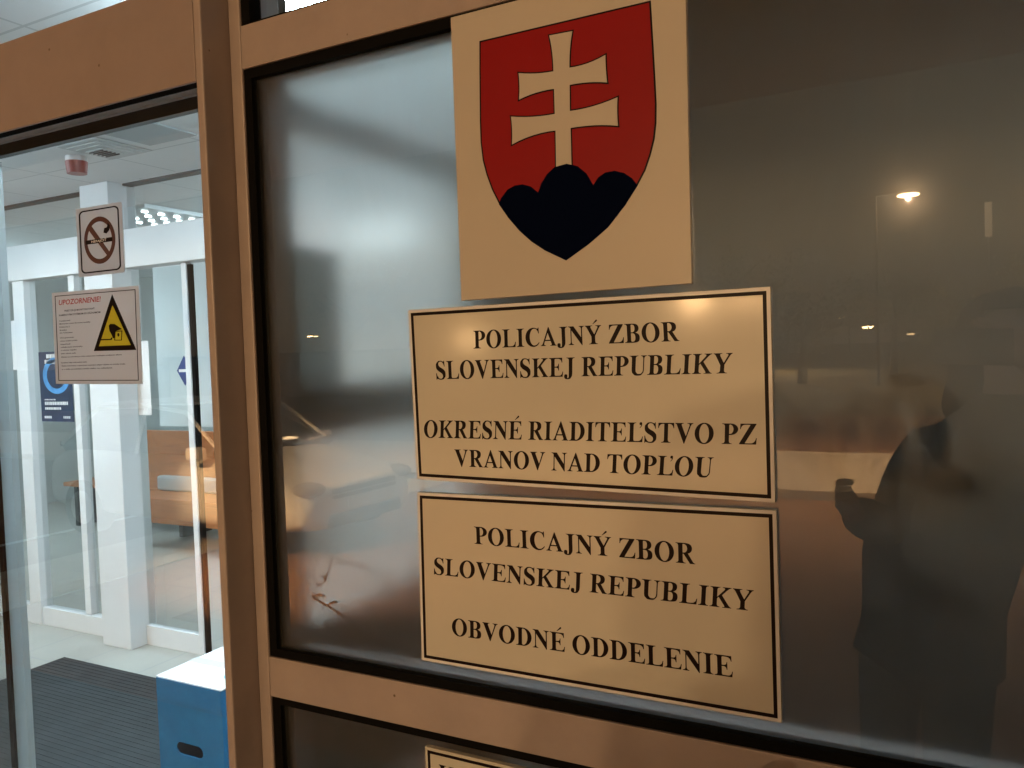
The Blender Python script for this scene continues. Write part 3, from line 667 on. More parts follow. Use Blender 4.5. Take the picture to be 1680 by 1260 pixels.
# things on the ceiling
def ceil_pt(px, py): q = meas(px, py, 2, CZ); return float(q[0]), float(q[1])
ax, ay = ceil_pt(125, 257)
al = thing('alarm_sounder', 'small red alarm sounder hanging from the vestibule ceiling', 'alarm', (ax, ay, CZ-.1))
b = cyl(BM(), (ax, ay, CZ-.0005), (ax, ay, CZ-.025), .05, .05, 24); link('base', b, M['white'], al, smooth=False)
b = cyl(BM(), (ax, ay, CZ-.0255), (ax, ay, CZ-.085), .052, .046, 24); link('lens', b, mat('alarm_red', (.20, .03, .025), .45), al)
def vent(px, py, label):
    x, y = ceil_pt(px, py)
    t = thing('ceiling_vent', label, 'vent', (x, y, CZ-.012), 'square vents in the vestibule ceiling')
    b = BM(); r = .15
    for k in range(4):
        rr_ = r-.03*k
        box(b, x-rr_, x+rr_, y-rr_, y+rr_, CZ-.006-.006*k, CZ-.0005-.006*k)
    link('housing', b, mat('vent_grey', (.55, .57, .57), .5), t, bevel=.002)
    b = BM()
    for k in range(5): box(b, x-.05, x+.05, y-.05+.022*k, y-.045+.022*k, CZ-.030, CZ-.0245)
    link('grille', b, M['dark_grey'], t)
vent(172, 243, 'white square ceiling vent with dark slots, beside the red alarm')
x, y = ceil_pt(245, 218)
tag(link('access_panel', bx(x-.16, x+.16, y-.13, y+.13, CZ-.008, CZ-.0005), mat('panel_grey', (.42, .45, .46), .6), bevel=.002), 'flat grey access panel in the ceiling near the mullion', 'panel')

# lights of the vestibule and the hall (lit luminaires)
def luminaire(x, y, z, label, W, sx=.6, sy=.6, group=None):
    t = thing('ceiling_light', label, 'ceiling light', (x, y, z-.03), group)
    b = BM(); box(b, x-sx/2-.02, x+sx/2+.02, y-sy/2-.02, y+sy/2+.02, z-.03, z-.0005)
    link('housing', b, M['white'], t)
    link('diffuser', bx(x-sx/2, x+sx/2, y-sy/2, y+sy/2, z-.085, z-.0305), mat('tube_glow', (1, 1, 1), .5, emit=(.74, .92, 1.04, W)), t)
    b = BM()
    for i in range(1, 6): box(b, x-sx/2+sx/6*i-.003, x-sx/2+sx/6*i+.003, y-sy/2, y+sy/2, z-.098, z-.0855)
    link('louvre', b, M['silver'], t)
    return t
VW = 72
luminaire(-.80, .68, CZ, 'lit square ceiling light of the vestibule, above the blue carton', VW*2.2, .6, .4, 'square ceiling lights')
luminaire(-4.1, .6, CZ, 'lit square ceiling light just behind the door header', VW*1.2, .6, .5, 'square ceiling lights')
luminaire(-3.2, 4.1, 2.78, 'lit square ceiling light by the right wall of the hall', 58, .6, .6, 'square ceiling lights')
luminaire(-7.2, 3.1, 2.78, 'lit square ceiling light at the front left of the hall', 58, .6, .6, 'square ceiling lights')
lx_, ly_, _z = (float(k) for k in meas(250, 352, 2, 2.78))
ll = thing('louvre_light', 'louvred ceiling light showing as rows of bright dots above the inner door header', 'ceiling light', (lx_, ly_, 2.70))
link('housing', bx(lx_-.32, lx_+.32, ly_-.32, ly_+.32, 2.752, 2.7795), M['silver'], ll)
b = BM()
for i in range(4):
    for j in range(4): box(b, lx_-.24+.14*i, lx_-.215+.14*i, ly_-.24+.14*j, ly_-.20+.14*j, 2.744, 2.7515)
link('lamp_cells', b, mat('cell_glow', (1, 1, 1), .5, emit=(.85, .95, 1, 12)), ll)
# unseen lamp added on the vestibule wall to make the pane glow
xf, yf = ceil_pt(25, 268)

wl = thing('added_wall_light', 'added wall light that makes the upper left of the frosted pane glow', 'wall light', (-1.62, VY-.09, 2.2))
link('housing', bx(-1.83, -1.41, VY-.075, VY-.041, 2.14, 2.30), M['white'], wl)
link('diffuser', bx(-1.82, -1.42, VY-.12, VY-.0755, 2.15, 2.29), mat('added_wall_glow', (1, 1, 1), .5, emit=(.78, .93, 1.02, 1.0)), wl)
# floor things
M['mat'] = mat('ribbed_mat', (.016, .024, .028), .9, var=.25, vscale=6)
mb = BM()
box(mb, -3.74, -.6, .35, 1.862, .001, .010)
for i in range(50):
    yy = .37+i*.0298
    box(mb, -3.73, -.61, yy, yy+.022, .0102, .0118)
tag(link('door_mat', mb, M['mat']), 'large dark grey ribbed mat on the tiled vestibule floor', 'mat')
BZ = .60
bl_ = meas(256, 1108, 2, BZ); bX0, bY0 = float(bl_[0]), float(bl_[1]); bX1 = bX0+.305; bY1 = bY0+.315
M['carton_blue'] = mat('carton_blue', (.006, .150, .33), .45, var=.25, vscale=7, bump=.1, bscale=40)
M['carton_white'] = mat('carton_white', (.86, .88, .89), .5, var=.03)
cb = thing('carton', 'blue cardboard box with a white lid and an oval hand hole, by the mat', 'box', ((bX0+bX1)/2, (bY0+bY1)/2, .016))
hc = meas(311.5, 1231, 1, bY0); hx, hz = float(hc[0]), float(hc[2])
hole = [(hx+s_*.042+.02*math.cos(a), hz+.02*math.sin(a)) for s_, a0 in ((1, -90), (-1, 90)) for a in [R(a0+180*i/8) for i in range(9)]]
b = BM(); slab(b, [[(bX0, .016), (bX1, .016), (bX1, BZ-.006), (bX0, BZ-.006)], hole[::-1]], bY0, .004)
box(b, bX0, bX0+.004, bY0+.0042, bY1-.0042, .016, BZ-.006); box(b, bX1-.004, bX1, bY0+.0042, bY1-.0042, .016, BZ-.006)
box(b, bX0, bX1, bY1-.004, bY1, .016, BZ-.006); box(b, bX0+.0042, bX1-.0042, bY0+.0042, bY1-.0042, .016, .02)
link('body', b, M['carton_blue'], cb)
link('lid', bx(bX0-.001, bX1+.001, bY0-.001, bY1+.001, BZ-.0055, BZ), M['carton_white'], cb, bevel=.0015)
link('tape', bx(bX0-.0016, bX1+.0016, (bY0+bY1)/2-.02, (bY0+bY1)/2+.02, BZ+.0002, BZ+.0006), mat('clear_tape', (.70, .72, .72), .15), cb)
link('front_flap', bx(bX0+.002, bX1-.002, bY0-.0022, bY0-.0002, BZ-.075, BZ-.0058), M['carton_blue'], cb, bevel=.0006)
b = BM(); slab(b, [arc(bX1-.05, 0, .04, .05, 0, 360, 24)[:-1], arc(bX1-.05, 0, .032, .04, 0, 360, 24)[:-1][::-1]], 0, .0004)
slab(b, [[(bX1-.06, -.02), (bX1-.04, -.02), (bX1-.03, .02), (bX1-.05, .015)]], 0, .0004)
for v in b.verts: v.co = (v.co.x, bY0+.12+v.co.z, BZ+.0006-v.co.y)
bmesh.ops.recalc_face_normals(b, faces=b.faces)
link('print', b, mat('print_blue', (.15, .45, .68), .5), cb)

# ------------------------------------------------------------------ hall beyond
M['wood'] = mat('orange_wood', (.50, .17, .05), .4, var=.3, vscale=4, stretch=(1, 8, 8))
M['hall_wall'] = mat('hall_wall', (.62, .64, .62), .7, var=.05, vscale=2)
structure(link('hall_back_wall', bx(-9, -2.0, 6.2, 6.3, 0, 2.78), M['hall_wall']))
structure(link('hall_left_wall', bx(-9.1, -9, 2.3, 6.3, 0, 2.78), M['hall_wall']))
structure(link('hall_right_wall', bx(-2.0, -1.9, 2.3, 6.3, 0, 2.78), M['hall_wall']))
structure(link('hall_front_wall', bx(-9, -5.21, VY-.03, VY+.06, 0, 2.78), M['hall_wall']))
def M_xz(px, py, y): q = meas(px, py, 1, y); return float(q[0]), float(q[2])
HY = 3.9
bn = thing('wooden_bench', 'orange wood bench with a high back and a white cushion strip in the hall', 'bench', (-4.6, HY, 0))
xL = M_xz(200, 800, HY)[0]; xRr = -3.6
def zz(py): return M_xz(300, py, HY)[1]
link('backrest', bx(xL-.25, xRr, HY+.42, HY+.46, .40, 1.02), M['wood'], bn, bevel=.005)
link('seat', bx(xL, xRr, HY, HY+.418, .42, .46), M['wood'], bn, bevel=.005)
link('front_panel', bx(xL, xRr, HY+.005, HY+.03, .24, .4195), M['wood'], bn, bevel=.004)
link('cushion', bx(xL+.05, xRr-.02, HY+.33, HY+.415, .462, .60), mat('white_cushion', (.42, .42, .42), .8), bn, bevel=.02)
for xx in (xL+.05, xRr-.1): link('leg', bx(xx, xx+.05, HY+.04, HY+.09, 0, .2395), M['wood'], bn)
b2 = thing('low_bench', 'low wooden bench on grey legs at the back left of the hall', 'bench', (-6.6, 4.6, 0))
link('seat', bx(-7.4, -5.6, 4.3, 4.75, .42, .46), M['wood'], b2, bevel=.005)
for xx in (-7.3, -5.75): link('leg', bx(xx, xx+.05, 4.35, 4.7, 0, .4195), M['dark_grey'], b2)
tag(link('white_panel', bx(M_xz(258, 600, 4.45)[0], -3.4, 4.45, 4.5, 1.05, 2.7), mat('white_panel', (.88, .9, .9), .6)), 'tall pale board standing above the bench behind the inner door', 'panel')

# ------------------------------------------------------------------ office behind the frosted pane
pt_ = thing('partition', 'brown-grey glazed partition running back from the mullion, blurred by the frosted pane', 'partition', (-.38, 1, 0))
PX0, PX1 = -.405, -.355
def bar(y0, y1, z0, z1, nm='bar', x0=PX0, x1=PX1, m=None): return link(nm, bx(x0, x1, y0, y1, z0, z1), m or M['partition'], pt_)
bar(.0905, .165, 0, CZ-.001, 'post'); bar(.165, VY-.06, 2.075, 2.125, 'rail'); bar(.165, VY-.06, 1.508, 1.60, 'rail'); bar(.165, VY-.06, 1.10, 1.155, 'rail')
bar(.82, .88, 0, CZ-.001, 'post', PX0-.002, PX1+.002); bar(1.5, 1.56, 0, CZ-.001, 'post', PX0-.002, PX1+.002)
PNL = mat('translucent_panel', (.3, .3, .28), .6); translucent(PNL, (.5, .52, .5), .4)
link('panel', bx(-.385, -.375, .166, .31, 1.601, 1.862), PNL, pt_)
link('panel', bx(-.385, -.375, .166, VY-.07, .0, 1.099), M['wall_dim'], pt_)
for y0, y1, z0, z1 in ((.166, .82, 2.126, CZ-.002), (.312, .82, 1.601, 2.074), (.166, .82, 1.156, 1.507)):
    b = BM(); v = [b.verts.new(p) for p in ((-.38, y0, z0), (-.38, y1, z0), (-.38, y1, z1), (-.38, y0, z1))]; b.faces.new(v); link('glass', b, M['thin_glass'] if z0 > 1.5 else M['dim_glass'], pt_)
for y0, y1 in ((.881, 1.499), (1.561, 2.16)):
    glass_sheet_x = BM(); box(glass_sheet_x, -.382, -.378, y0, y1, 1.601, 2.074); link('glass', glass_sheet_x, M['thin_glass'], pt_)
    for z0, z1 in ((1.156, 1.507), (2.126, CZ-.002)): link('panel', bx(-.387, -.373, y0, y1, z0, z1), M['wall_dim'], pt_)  # opaque panels added to keep vestibule light out of the office
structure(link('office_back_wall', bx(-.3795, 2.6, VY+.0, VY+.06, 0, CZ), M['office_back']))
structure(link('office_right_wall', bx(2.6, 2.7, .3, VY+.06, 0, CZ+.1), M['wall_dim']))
luminaire(1.1, .62, CZ, 'added dim ceiling light giving the office behind the frosted pane a faint glow', 1.1, .6, .3, 'square ceiling lights')  # unseen light added so the office glows behind the leaves
sill = tag(link('plant_table', bx(-.30, 1.5, .12, .42, .80, .83), M['white'], bevel=.003), 'white shelf under the window behind the frosted panes', 'shelf')
cbn = thing('added_cabinet', 'added long dark cabinet that darkens the lower office behind the frosted pane', 'cabinet', (1, 2, 0))  # unseen dark block added to deepen the lower view through the pane
link('body', bx(-.3, 2.4, 1.86, VY-.002, .0065, .90), M['dark_grey'], cbn, bevel=.004)
for k in range(6): link('door', bx(-.29+.45*k, .14+.45*k, 1.845, 1.8595, .05, .87), M['dark_grey'], cbn, bevel=.003)
# plants close to the inner face of the pane
rng = random.Random(7)
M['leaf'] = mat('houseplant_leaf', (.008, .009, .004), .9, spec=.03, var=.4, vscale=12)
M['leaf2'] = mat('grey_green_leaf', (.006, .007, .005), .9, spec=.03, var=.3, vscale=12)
M['stem'] = mat('plant_stem', (.010, .009, .006), .9, spec=.03)
M['pot'] = mat('terracotta_pot', (.35, .14, .07), .7, var=.15)
def leaf(bm, base, tip, wdt, droop=0, n=6):
    base = Vector(base); tip = Vector(tip); d = tip-base
    side = d.cross(Vector((0, 1, 0))); side = side.normalized() if side.length > 1e-4 else Vector((1, 0, 0))
    Lr, Rr, C = [], [], []
    for i in range(n+1):
        t = i/n; ww = wdt*math.sin(math.pi*min(1, (t*.93+.07)**.8))*(1-t*.25)
        c = base+d*t+Vector((0, .006*math.sin(math.pi*t), -droop*t*t))
        C.append(bm.verts.new(c)); Lr.append(bm.verts.new(c+side*ww*.5+Vector((0, .004, 0)))); Rr.append(bm.verts.new(c-side*ww*.5+Vector((0, .004, 0))))
    for i in range(n):
        bm.faces.new((C[i], C[i+1], Lr[i+1], Lr[i])); bm.faces.new((C[i], Rr[i], Rr[i+1], C[i+1]))
def pot(root, x, y, z, r, h):
    b = cyl(BM(), (x, y, z), (x, y, z+h), r*.75, r, 24); cyl(b, (x, y, z+h), (x, y, z+h+.015), r*1.06, r*1.06, 24); link('pot', b, M['pot'], root)
# feathery plant
fp = thing('feathery_plant', 'thin-leaved potted plant whose twigs touch the frosted pane low on the left', 'plant', (-.06, .2, .83))
pot(fp, -.06, .2, .8305, .07, .12)
st = BM(); lv = BM()
def branch(pts, r0, leaves, ls, wd=.006):
    tube(st, pts, [r0*(1-i/len(pts)*.6) for i in range(len(pts))], 6)
    for k in range(leaves):
        t = (k+.5)/leaves*(len(pts)-1); i = min(int(t), len(pts)-2); q = Vector(pts[i]).lerp(Vector(pts[i+1]), t-i)
        a = rng.uniform(0, 6.28); leaf(lv, q, q+Vector((math.cos(a)*ls, math.sin(a)*ls*.5, rng.uniform(-.2, .9)*ls)), wd)
def PP(px, py, y): q = meas(px, py, 1, y); return (float(q[0]), float(y), float(q[2]))
branch([(-.06,.2,.95), (-.07,.16,1.07), (-.085,.09,1.17), PP(600,1035,.045), PP(556,1003,.026), PP(518,981,.0215), PP(514,974,.0205)], .0028, 6, .02)
branch([(-.07,.16,1.07), (-.10,.12,1.2), (-.135,.09,1.30), PP(548,915,.035), PP(536,952,.0225), PP(521,962,.0205)], .0012, 3, .012, .004)
for a, e in (((518,981), (516,976)), ((516,984), (510,982)), ((530,988), (527,1000)), ((521,962), (527,957)), ((521,962), (514,958)), ((540,993), (548,988))):
    leaf(lv, PP(*a, .0215), PP(*e, .021), .0022)
for k in range(20):
    a = rng.uniform(-.2, 3.3); L_ = rng.uniform(.08, .2)
    base = (-.06+rng.uniform(-.03, .03), .2+rng.uniform(-.03, .03), .95)
    tip = (base[0]+math.cos(a)*L_*.9+.03, .17+rng.uniform(-.07, .12), .98+abs(math.sin(a))*L_)
    mid = ((base[0]+tip[0])/2, (base[1]+tip[1])/2, (base[2]+tip[2])/2+.05)
    branch([base, mid, tip], .002, 14, .035, .010)
branch([(-.05,.2,.95), (-.055,.14,1.25), (-.06,.10,1.5), (-.045,.08,1.66)], .0025, 0, .05, .012)
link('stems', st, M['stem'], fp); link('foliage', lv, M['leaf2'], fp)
# broad-leaved plant: drooping leaves pressed against the pane
bp = thing('broad_leaved_plant', 'broad-leaved potted plant with dark leaves hanging against the pane at the right', 'plant', (.62, .22, .83))
pot(bp, .62, .22, .8305, .09, .15)
st = BM(); lv = BM()
tube(st, [(.62,.22,.97), (.63,.2,1.25), (.61,.16,1.55), (.62,.13,1.62)], [.009,.008,.006,.004], 8)
def hang(pxs, tipx, wd, yb=.05, yt=.023):
    b0 = PP(*pxs, yb); t0 = PP(*tipx, yt); tube(st, [(.615,.15,1.57), ((b0[0]+.615)/2, .12, 1.59), b0], .0015, 6); leaf(lv, b0, t0, wd, n=10)
hang((1515,665), (1556,778), .036, .04, .0215); hang((1440,662), (1476,800), .050, .05, .027); hang((1352,682), (1378,790), .042, .05, .027)
hang((1298,680), (1353,802), .046, .04, .0215); hang((1395,660), (1432,785), .044, .06, .030)
for k in range(7):
    a = rng.uniform(0, 6.28); q = Vector((.615, .15, 1.3+.05*k)); leaf(lv, q, q+Vector((math.cos(a)*.12, abs(math.sin(a))*.1+.02, -.05)), .05)
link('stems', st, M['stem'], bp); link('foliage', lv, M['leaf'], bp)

M['pole'] = mat('dark_painted_pole', (.012, .012, .012), .8, spec=.1)
# ------------------------------------------------------------------ street lamps
def street_lamp(loc, h, label, P_=0, size=1.0, glow=60, face=0, group=None, radius=.25):
    t = thing('street_lamp', label, 'street lamp', (loc[0], loc[1], STREET), group)
    x, y = loc; z = h
    d = Vector((math.cos(face), math.sin(face), 0))
    arm0 = Vector((x, y, z))-d*1.1*size
    b = tube(BM(), [(arm0.x, arm0.y, STREET), (arm0.x, arm0.y, z*.6), (arm0.x, arm0.y, z+.1)], [.06*size, .05*size, .04*size], 10); link('pole', b, M['pole'], t)
    b = tube(BM(), [(arm0.x, arm0.y, z+.1), tuple(Vector((x, y, z+.14))-d*.3*size)], .03*size, 8); link('arm', b, M['dark_grey'], t)
    b = BM(); bmesh.ops.create_uvsphere(b, u_segments=16, v_segments=8, radius=1)
    bmesh.ops.scale(b, vec=(.42*size, .2*size, .10*size), verts=b.verts); bmesh.ops.rotate(b, matrix=Matrix.Rotation(face, 3, 'Z'), verts=b.verts)
    bmesh.ops.translate(b, vec=(x, y, z+.13*size), verts=b.verts); hd = link('lamp_head', b, M['dark_grey'], t, smooth=True)
    b = BM(); bmesh.ops.create_uvsphere(b, u_segments=16, v_segments=8, radius=1)
    bmesh.ops.scale(b, vec=(.38*size, .18*size, .075*size), verts=b.verts); bmesh.ops.rotate(b, matrix=Matrix.Rotation(face, 3, 'Z'), verts=b.verts)
    bmesh.ops.translate(b, vec=(x, y, z), verts=b.verts)
    mg = bpy.data.materials.get('lamp_glow_%d' % glow) or mat('lamp_glow_%d' % glow, (1, .9, .7), .5, emit=(1, .60, .26, glow))
    link('lens', b, mg, t, smooth=True)
    if P_:
        ld = bpy.data.lights.new('sodium_lamp', 'POINT'); ld.energy = P_; ld.color = (1, .625, .305); ld.shadow_soft_size = radius
        lo = bpy.data.objects.new('sodium_lamp', ld); COL.objects.link(lo); lo.location = (0, 0, z-.25-STREET); lo.parent = t
        lo.location = (0, 0, z-.08*size-.07-STREET)
    return t
def mirrored(px, py, dist):
    """a lamp seen in the pane: follow the mirrored sight line out over the car park"""
    d = (px-840)/F*rt + (630-py)/F*up + fw; d = d/np.linalg.norm(d)
    q = CAM+np.array([0, -2*CAM[1], 0])*0
    t = (0-CAM[1])/d[1]; hitp = CAM+t*d; r = d*np.array([1, -1, 1]); q = hitp+r*dist
    return (float(q[0]), float(q[1])), float(q[2])
lp, lz = mirrored(1490, 320, 38)
street_lamp(lp, lz, 'brightest street lamp mirrored in the dark pane, right of the emblem', 6800, 1.15, 90, R(5), None, .012)
lp, lz = mirrored(1425, 537, 150)
street_lamp(lp, lz, 'second brightest mirrored lamp, low in the pane right of the upper text board', 0, 2.8, 60, R(0))
for (px, py, dist, size, glow, lab) in ((1380,521,170,1.5,30,'small mirrored lamp up and left of the second brightest one'), (1315,555,200,1.4,12,'faint mirrored lamp nearest the upper text board'),
        (1306,610,180,1.3,20,'left of two tiny mirrored lamps level with the second text line'), (1327,607,180,1.7,24,'right of two tiny mirrored lamps level with the second text line'), (1495,548,200,2.6,8,'flat faint mirrored lamp right of the second brightest one'),
        (508,552,150,1.6,60,'left of a close pair of tiny mirrored lamps in the frosted pane'), (518,552,170,1.5,30,'right of a close pair of tiny mirrored lamps in the frosted pane')):
    lp, lz = mirrored(px, py, dist); street_lamp(lp, lz, lab, 0, size, glow, 0, 'distant street lamps')
# lamps standing beyond the right edge whose light falls on the boards
street_lamp((5.4, -33, 0)[:2], 5.8, 'tall street lamp across the car park that lights the boards', 8600, 1.0, 60, R(180), None, .5)
street_lamp((7.7, -28, 0)[:2], 5.4, 'street lamp farther right across the car park lighting the boards', 6600, 1.0, 60, R(180), None, .4)
def added_yard_lamp(x, y, h, label, P_):  # unseen lamps added to brighten the mirrored yard and car
    t = street_lamp((x, y), h, label, 0, 1.0, 60, R(90))
    ld = bpy.data.lights.new('added_yard_spot', 'SPOT'); ld.energy = P_; ld.color = (1, .625, .305); ld.spot_size = R(112); ld.spot_blend = .6; ld.shadow_soft_size = .3
    lo = bpy.data.objects.new('added_yard_spot', ld); COL.objects.link(lo); lo.parent = t; lo.location = (0, 0, h-.2-STREET)
added_yard_lamp(3.9, -11, 6.0, 'added cut-off yard lamp brightening the parking bays, unseen beyond the right edge', 4600)
added_yard_lamp(-3.4, -11.6, 6.0, 'added cut-off yard lamp brightening the car and yard, its mirror image hidden behind the emblem board', 7000)
cl_ = thing('added_canopy_lamp', 'added sodium floodlight under the canopy, unseen beyond the left edge, brightening the parked car', 'floodlight', (-6.1, -1.6, 2.7))  # unseen lamp added to strengthen the car's mirror image
link('housing', bx(-6.25, -5.95, -1.68, -1.52, 2.66, 2.7795), M['dark_grey'], cl_, bevel=.01)
link('lens', bx(-6.22, -5.98, -1.70, -1.681, 2.67, 2.76), bpy.data.materials['lamp_glow_60'], cl_)
ld = bpy.data.lights.new('floodlight', 'SPOT'); ld.energy = 5200; ld.color = (1, .58, .25); ld.spot_size = R(58); ld.spot_blend = .6; ld.shadow_soft_size = .08
lo = bpy.data.objects.new('floodlight', ld); COL.objects.link(lo); lo.parent = cl_; lo.location = (0, -.16, 0)
lo.rotation_euler = (Vector((-4.4, -5.4, .2))-Vector((-6.1, -1.76, 2.7))).to_track_quat('-Z', 'Y').to_euler()
# lamps whose soft glints lie on the upper board
for (px, py, dist, glow, lab) in ((1140,490,60,9000,'street lamp whose glint sits at the top edge of the upper board'), (1228,481,60,15000,'street lamp whose glint sits in the top right corner of the upper board'), (770,556,80,2600,'street lamp whose glint sits left of the first text line')):
    lp, lz = mirrored(px, py, dist); street_lamp(lp, lz, lab, 0, 1.0, glow, R(90), 'lamps glinting on the upper board')
pp, pz = mirrored(1622, 388, 26)
lo_, hi_ = mirrored(1622, 388, 26)[1], mirrored(1622, 330, 26)[1]
pl = thing('sign_post', 'pale lit post mirrored as a short vertical streak near the right edge', 'post', (pp[0], pp[1], STREET))
b = BM(); cyl(b, (pp[0], pp[1], STREET), (pp[0], pp[1], lo_), .02, .02, 10); link('pole', b, M['dark_grey'], pl)
link('banner', bx(pp[0]-.09, pp[0]+.09, pp[1]-.03, pp[1]+.03, lo_, hi_), mat('lit_strip', (.6, .5, .35), .6, emit=(1, .72, .42, .9)), pl)

# ------------------------------------------------------------------ parked car (seen only as a mirror image)
M['car_white'] = mat('car_paint', (.74, .74, .72), .3, coat=.8)
M['car_glass'] = mat('car_window', (.012, .014, .014), .08)
M['tyre'] = mat('tyre', (.015, .015, .015), .85)
M['lens_c'] = mat('headlight_lens', (.55, .55, .55), .08, metal=.6)
def loft(bm, secs):
    rings = [[bm.verts.new(p) for p in s] for s in secs]
    for a, b_ in zip(rings, rings[1:]):
        n = len(a)
        for i in range(n): bm.faces.new((a[i], a[(i+1) % n], b_[(i+1) % n], b_[i]))
    bm.faces.new(rings[0][::-1]); bm.faces.new(rings[-1])
    bmesh.ops.recalc_face_normals(bm, faces=bm.faces)
def sec(x, hw, z0, z1, crown=.04):
    return [(x, -hw*.92, z0), (x, -hw, z0+.12), (x, -hw, z0+(z1-z0)*.62), (x, -hw*.95, z1-.03), (x, -hw*.5, z1+crown*.6), (x, 0, z1+crown), (x, hw*.5, z1+crown*.6), (x, hw*.95, z1-.03), (x, hw, z0+(z1-z0)*.62), (x, hw, z0+.12), (x, hw*.92, z0)]
car = thing('parked_car', 'white car parked facing right, mirrored in the frosted pane beside the boards', 'car', (0, 0, STREET))
cbm = BM(); loft(cbm, [sec(0, .62, .30, .62, .01), sec(-.06, .74, .22, .70, .02), sec(-.3, .83, .20, .80, .04), sec(-.8, .86, .19, .90, .05), sec(-1.15, .87, .19, .94, .04), sec(-2.0, .88, .19, .93, .02), sec(-3.2, .87, .19, .94, .02), sec(-3.9, .83, .22, .96, .02), sec(-4.05, .74, .3, .85, .02)])
body_ = link('body', cbm, M['car_white'], car, smooth=True, world=False)
sb = body_.modifiers.new('s', 'SUBSURF'); sb.levels = 1; sb.render_levels = 2
cbm = BM(); loft(cbm, [sec(-1.1, .74, .90, .96, .0), sec(-1.75, .66, .90, 1.40, .03), sec(-2.2, .66, .9, 1.46, .03), sec(-3.2, .65, .9, 1.44, .03), sec(-3.9, .68, .9, 1.0, .0)])
link('windows', cbm, M['car_glass'], car, smooth=True, world=False)
cbm = BM()
for s_ in (-1, 1):
    tube(cbm, [(-1.12, s_*.74, .95), (-1.75, s_*.655, 1.39), (-2.3, s_*.655, 1.455), (-3.2, s_*.645, 1.43), (-3.85, s_*.68, 1.0)], .022, 6)
    tube(cbm, [(-2.35, s_*.665, 1.45), (-2.4, s_*.78, .93)], .02, 6)
box(cbm, -3.25, -1.78, -.60, .60, 1.462, 1.49)
link('roof', cbm, M['car_white'], car, world=False)
for xx in (-.78, -3.2):
    for s_ in (-1, 1):
        b = cyl(BM(), (xx, s_*.70, .31), (xx, s_*.885, .31), .31, .31, 28); wq = link('wheel', b, M['tyre'], car, world=False)
        b = cyl(BM(), (xx, s_*.80, .31), (xx, s_*.895, .31), .2, .19, 20); link('rim', b, M['silver'], wq, world=False)
for s_ in (-1, 1):
    b = BM(); bmesh.ops.create_uvsphere(b, u_segments=16, v_segments=8, radius=1); bmesh.ops.scale(b, vec=(.16, .15, .075), verts=b.verts)
    bmesh.ops.translate(b, vec=(-.13, s_*.62, .66), verts=b.verts); link('headlight', b, M['lens_c'], car, smooth=True, world=False)
    link('door_mirror', bx(-1.42, -1.25, s_*.86-.05 if s_ < 0 else .82, -.80 if s_ < 0 else .95, .93, 1.06), M['car_white'], car, world=False, bevel=.03)
b = BM(); box(b, -.05, .012, -.44, .44, .54, .64); box(b, -.05, .016, -.5, .5, .27, .40); link('grille', b, M['dark_grey'], car, world=False, bevel=.02)
b = BM(); box(b, -.02, .022, -.52, .52, .585, .595); link('grille_trim', b, M['silver'], car, world=False)
b = BM(); box(b, -.02, .028, -.26, .26, .43, .53); link('number_plate', b, M['white'], car, world=False)
car.location = (-4.62, -5.75, STREET); car.rotation_euler = (0, 0, R(3)); car.scale = (1.1, 1.1, 1.02)

# ------------------------------------------------------------------ dark trees and a low building across the road
M['bark'] = mat('bark', (.03, .025, .02), .9, var=.3)
M['crown'] = mat('night_foliage', (.05, .06, .025), .8, var=.4, vscale=2)
def tree(x, y, h, r, label, seed):
    t = thing('tree', label, 'tree', (x, y, STREET-.05), 'trees beyond the road'); rg = random.Random(seed)
    b = tube(BM(), [(x, y, STREET-.05), (x+.1, y, h*.35), (x, y+.1, h*.7)], [.25, .17, .08], 8)
    for k in range(6):
        a = k*1.05; z = h*(.35+.06*k); tube(b, [(x+.05, y, z), (x+math.cos(a)*r*.6, y+math.sin(a)*r*.6, z+h*.18)], [.08, .03], 6)
    link('trunk', b, M['bark'], t)
    b = BM()
    cl = [(rg.gauss(0, r*.45), rg.gauss(0, r*.45), h*(.62+rg.gauss(0, .15))) for _ in range(26)]
    for c in cl:
        for _ in range(55):
            p_ = Vector((x+c[0]+rg.gauss(0, r*.17), y+c[1]+rg.gauss(0, r*.17), c[2]+rg.gauss(0, r*.15))); s_ = rg.uniform(.08, .2)
            n1 = Vector((rg.gauss(0, 1), rg.gauss(0, 1), rg.gauss(0, 1))).normalized(); n2 = n1.orthogonal().normalized()
            b.faces.new([b.verts.new(p_+n1*s_), b.verts.new(p_+n2*s_*.5), b.verts.new(p_-n1*s_), b.verts.new(p_-n2*s_*.5)])
    link('crown', b, M['crown'], t)
for i, (x, y, h, r_, lab) in enumerate(((-9, -44, 7.5, 3.2, 'rounded dark tree mirrored below the lamps right of the upper board'), (-1.5, -50, 6, 2.8, 'lower dark tree mirrored at the middle of the dark pane'), (-20, -46, 8, 3.5, 'dark tree mirrored behind the boards'), (-34, -42, 8.5, 3.6, 'dark tree mirrored at the left of the frosted pane'), (8, -46, 7, 3.2, 'dark tree mirrored beyond the right edge'), (3.2, -40, 4.2, 2.6, 'short dark tree mirrored left of the photographer'), (-5.2, -41, 4.6, 2.8, 'short dark tree mirrored between the two larger ones'))):
    tree(x, y, h, r_, lab, i+3)
gb = thing('low_building', 'long low unlit building across the road, a dark band in the mirror image', 'building', (-4, -38, STREET))
link('wall', bx(-40, -9, -38, -32.5, STREET-.05, 1.9), mat('garage_wall', (.22, .17, .13), .9, var=.2, vscale=1), gb)
link('roof', bx(-40.3, -8.7, -38.3, -32.2, 1.9, 2.05), M['dark_grey'], gb)

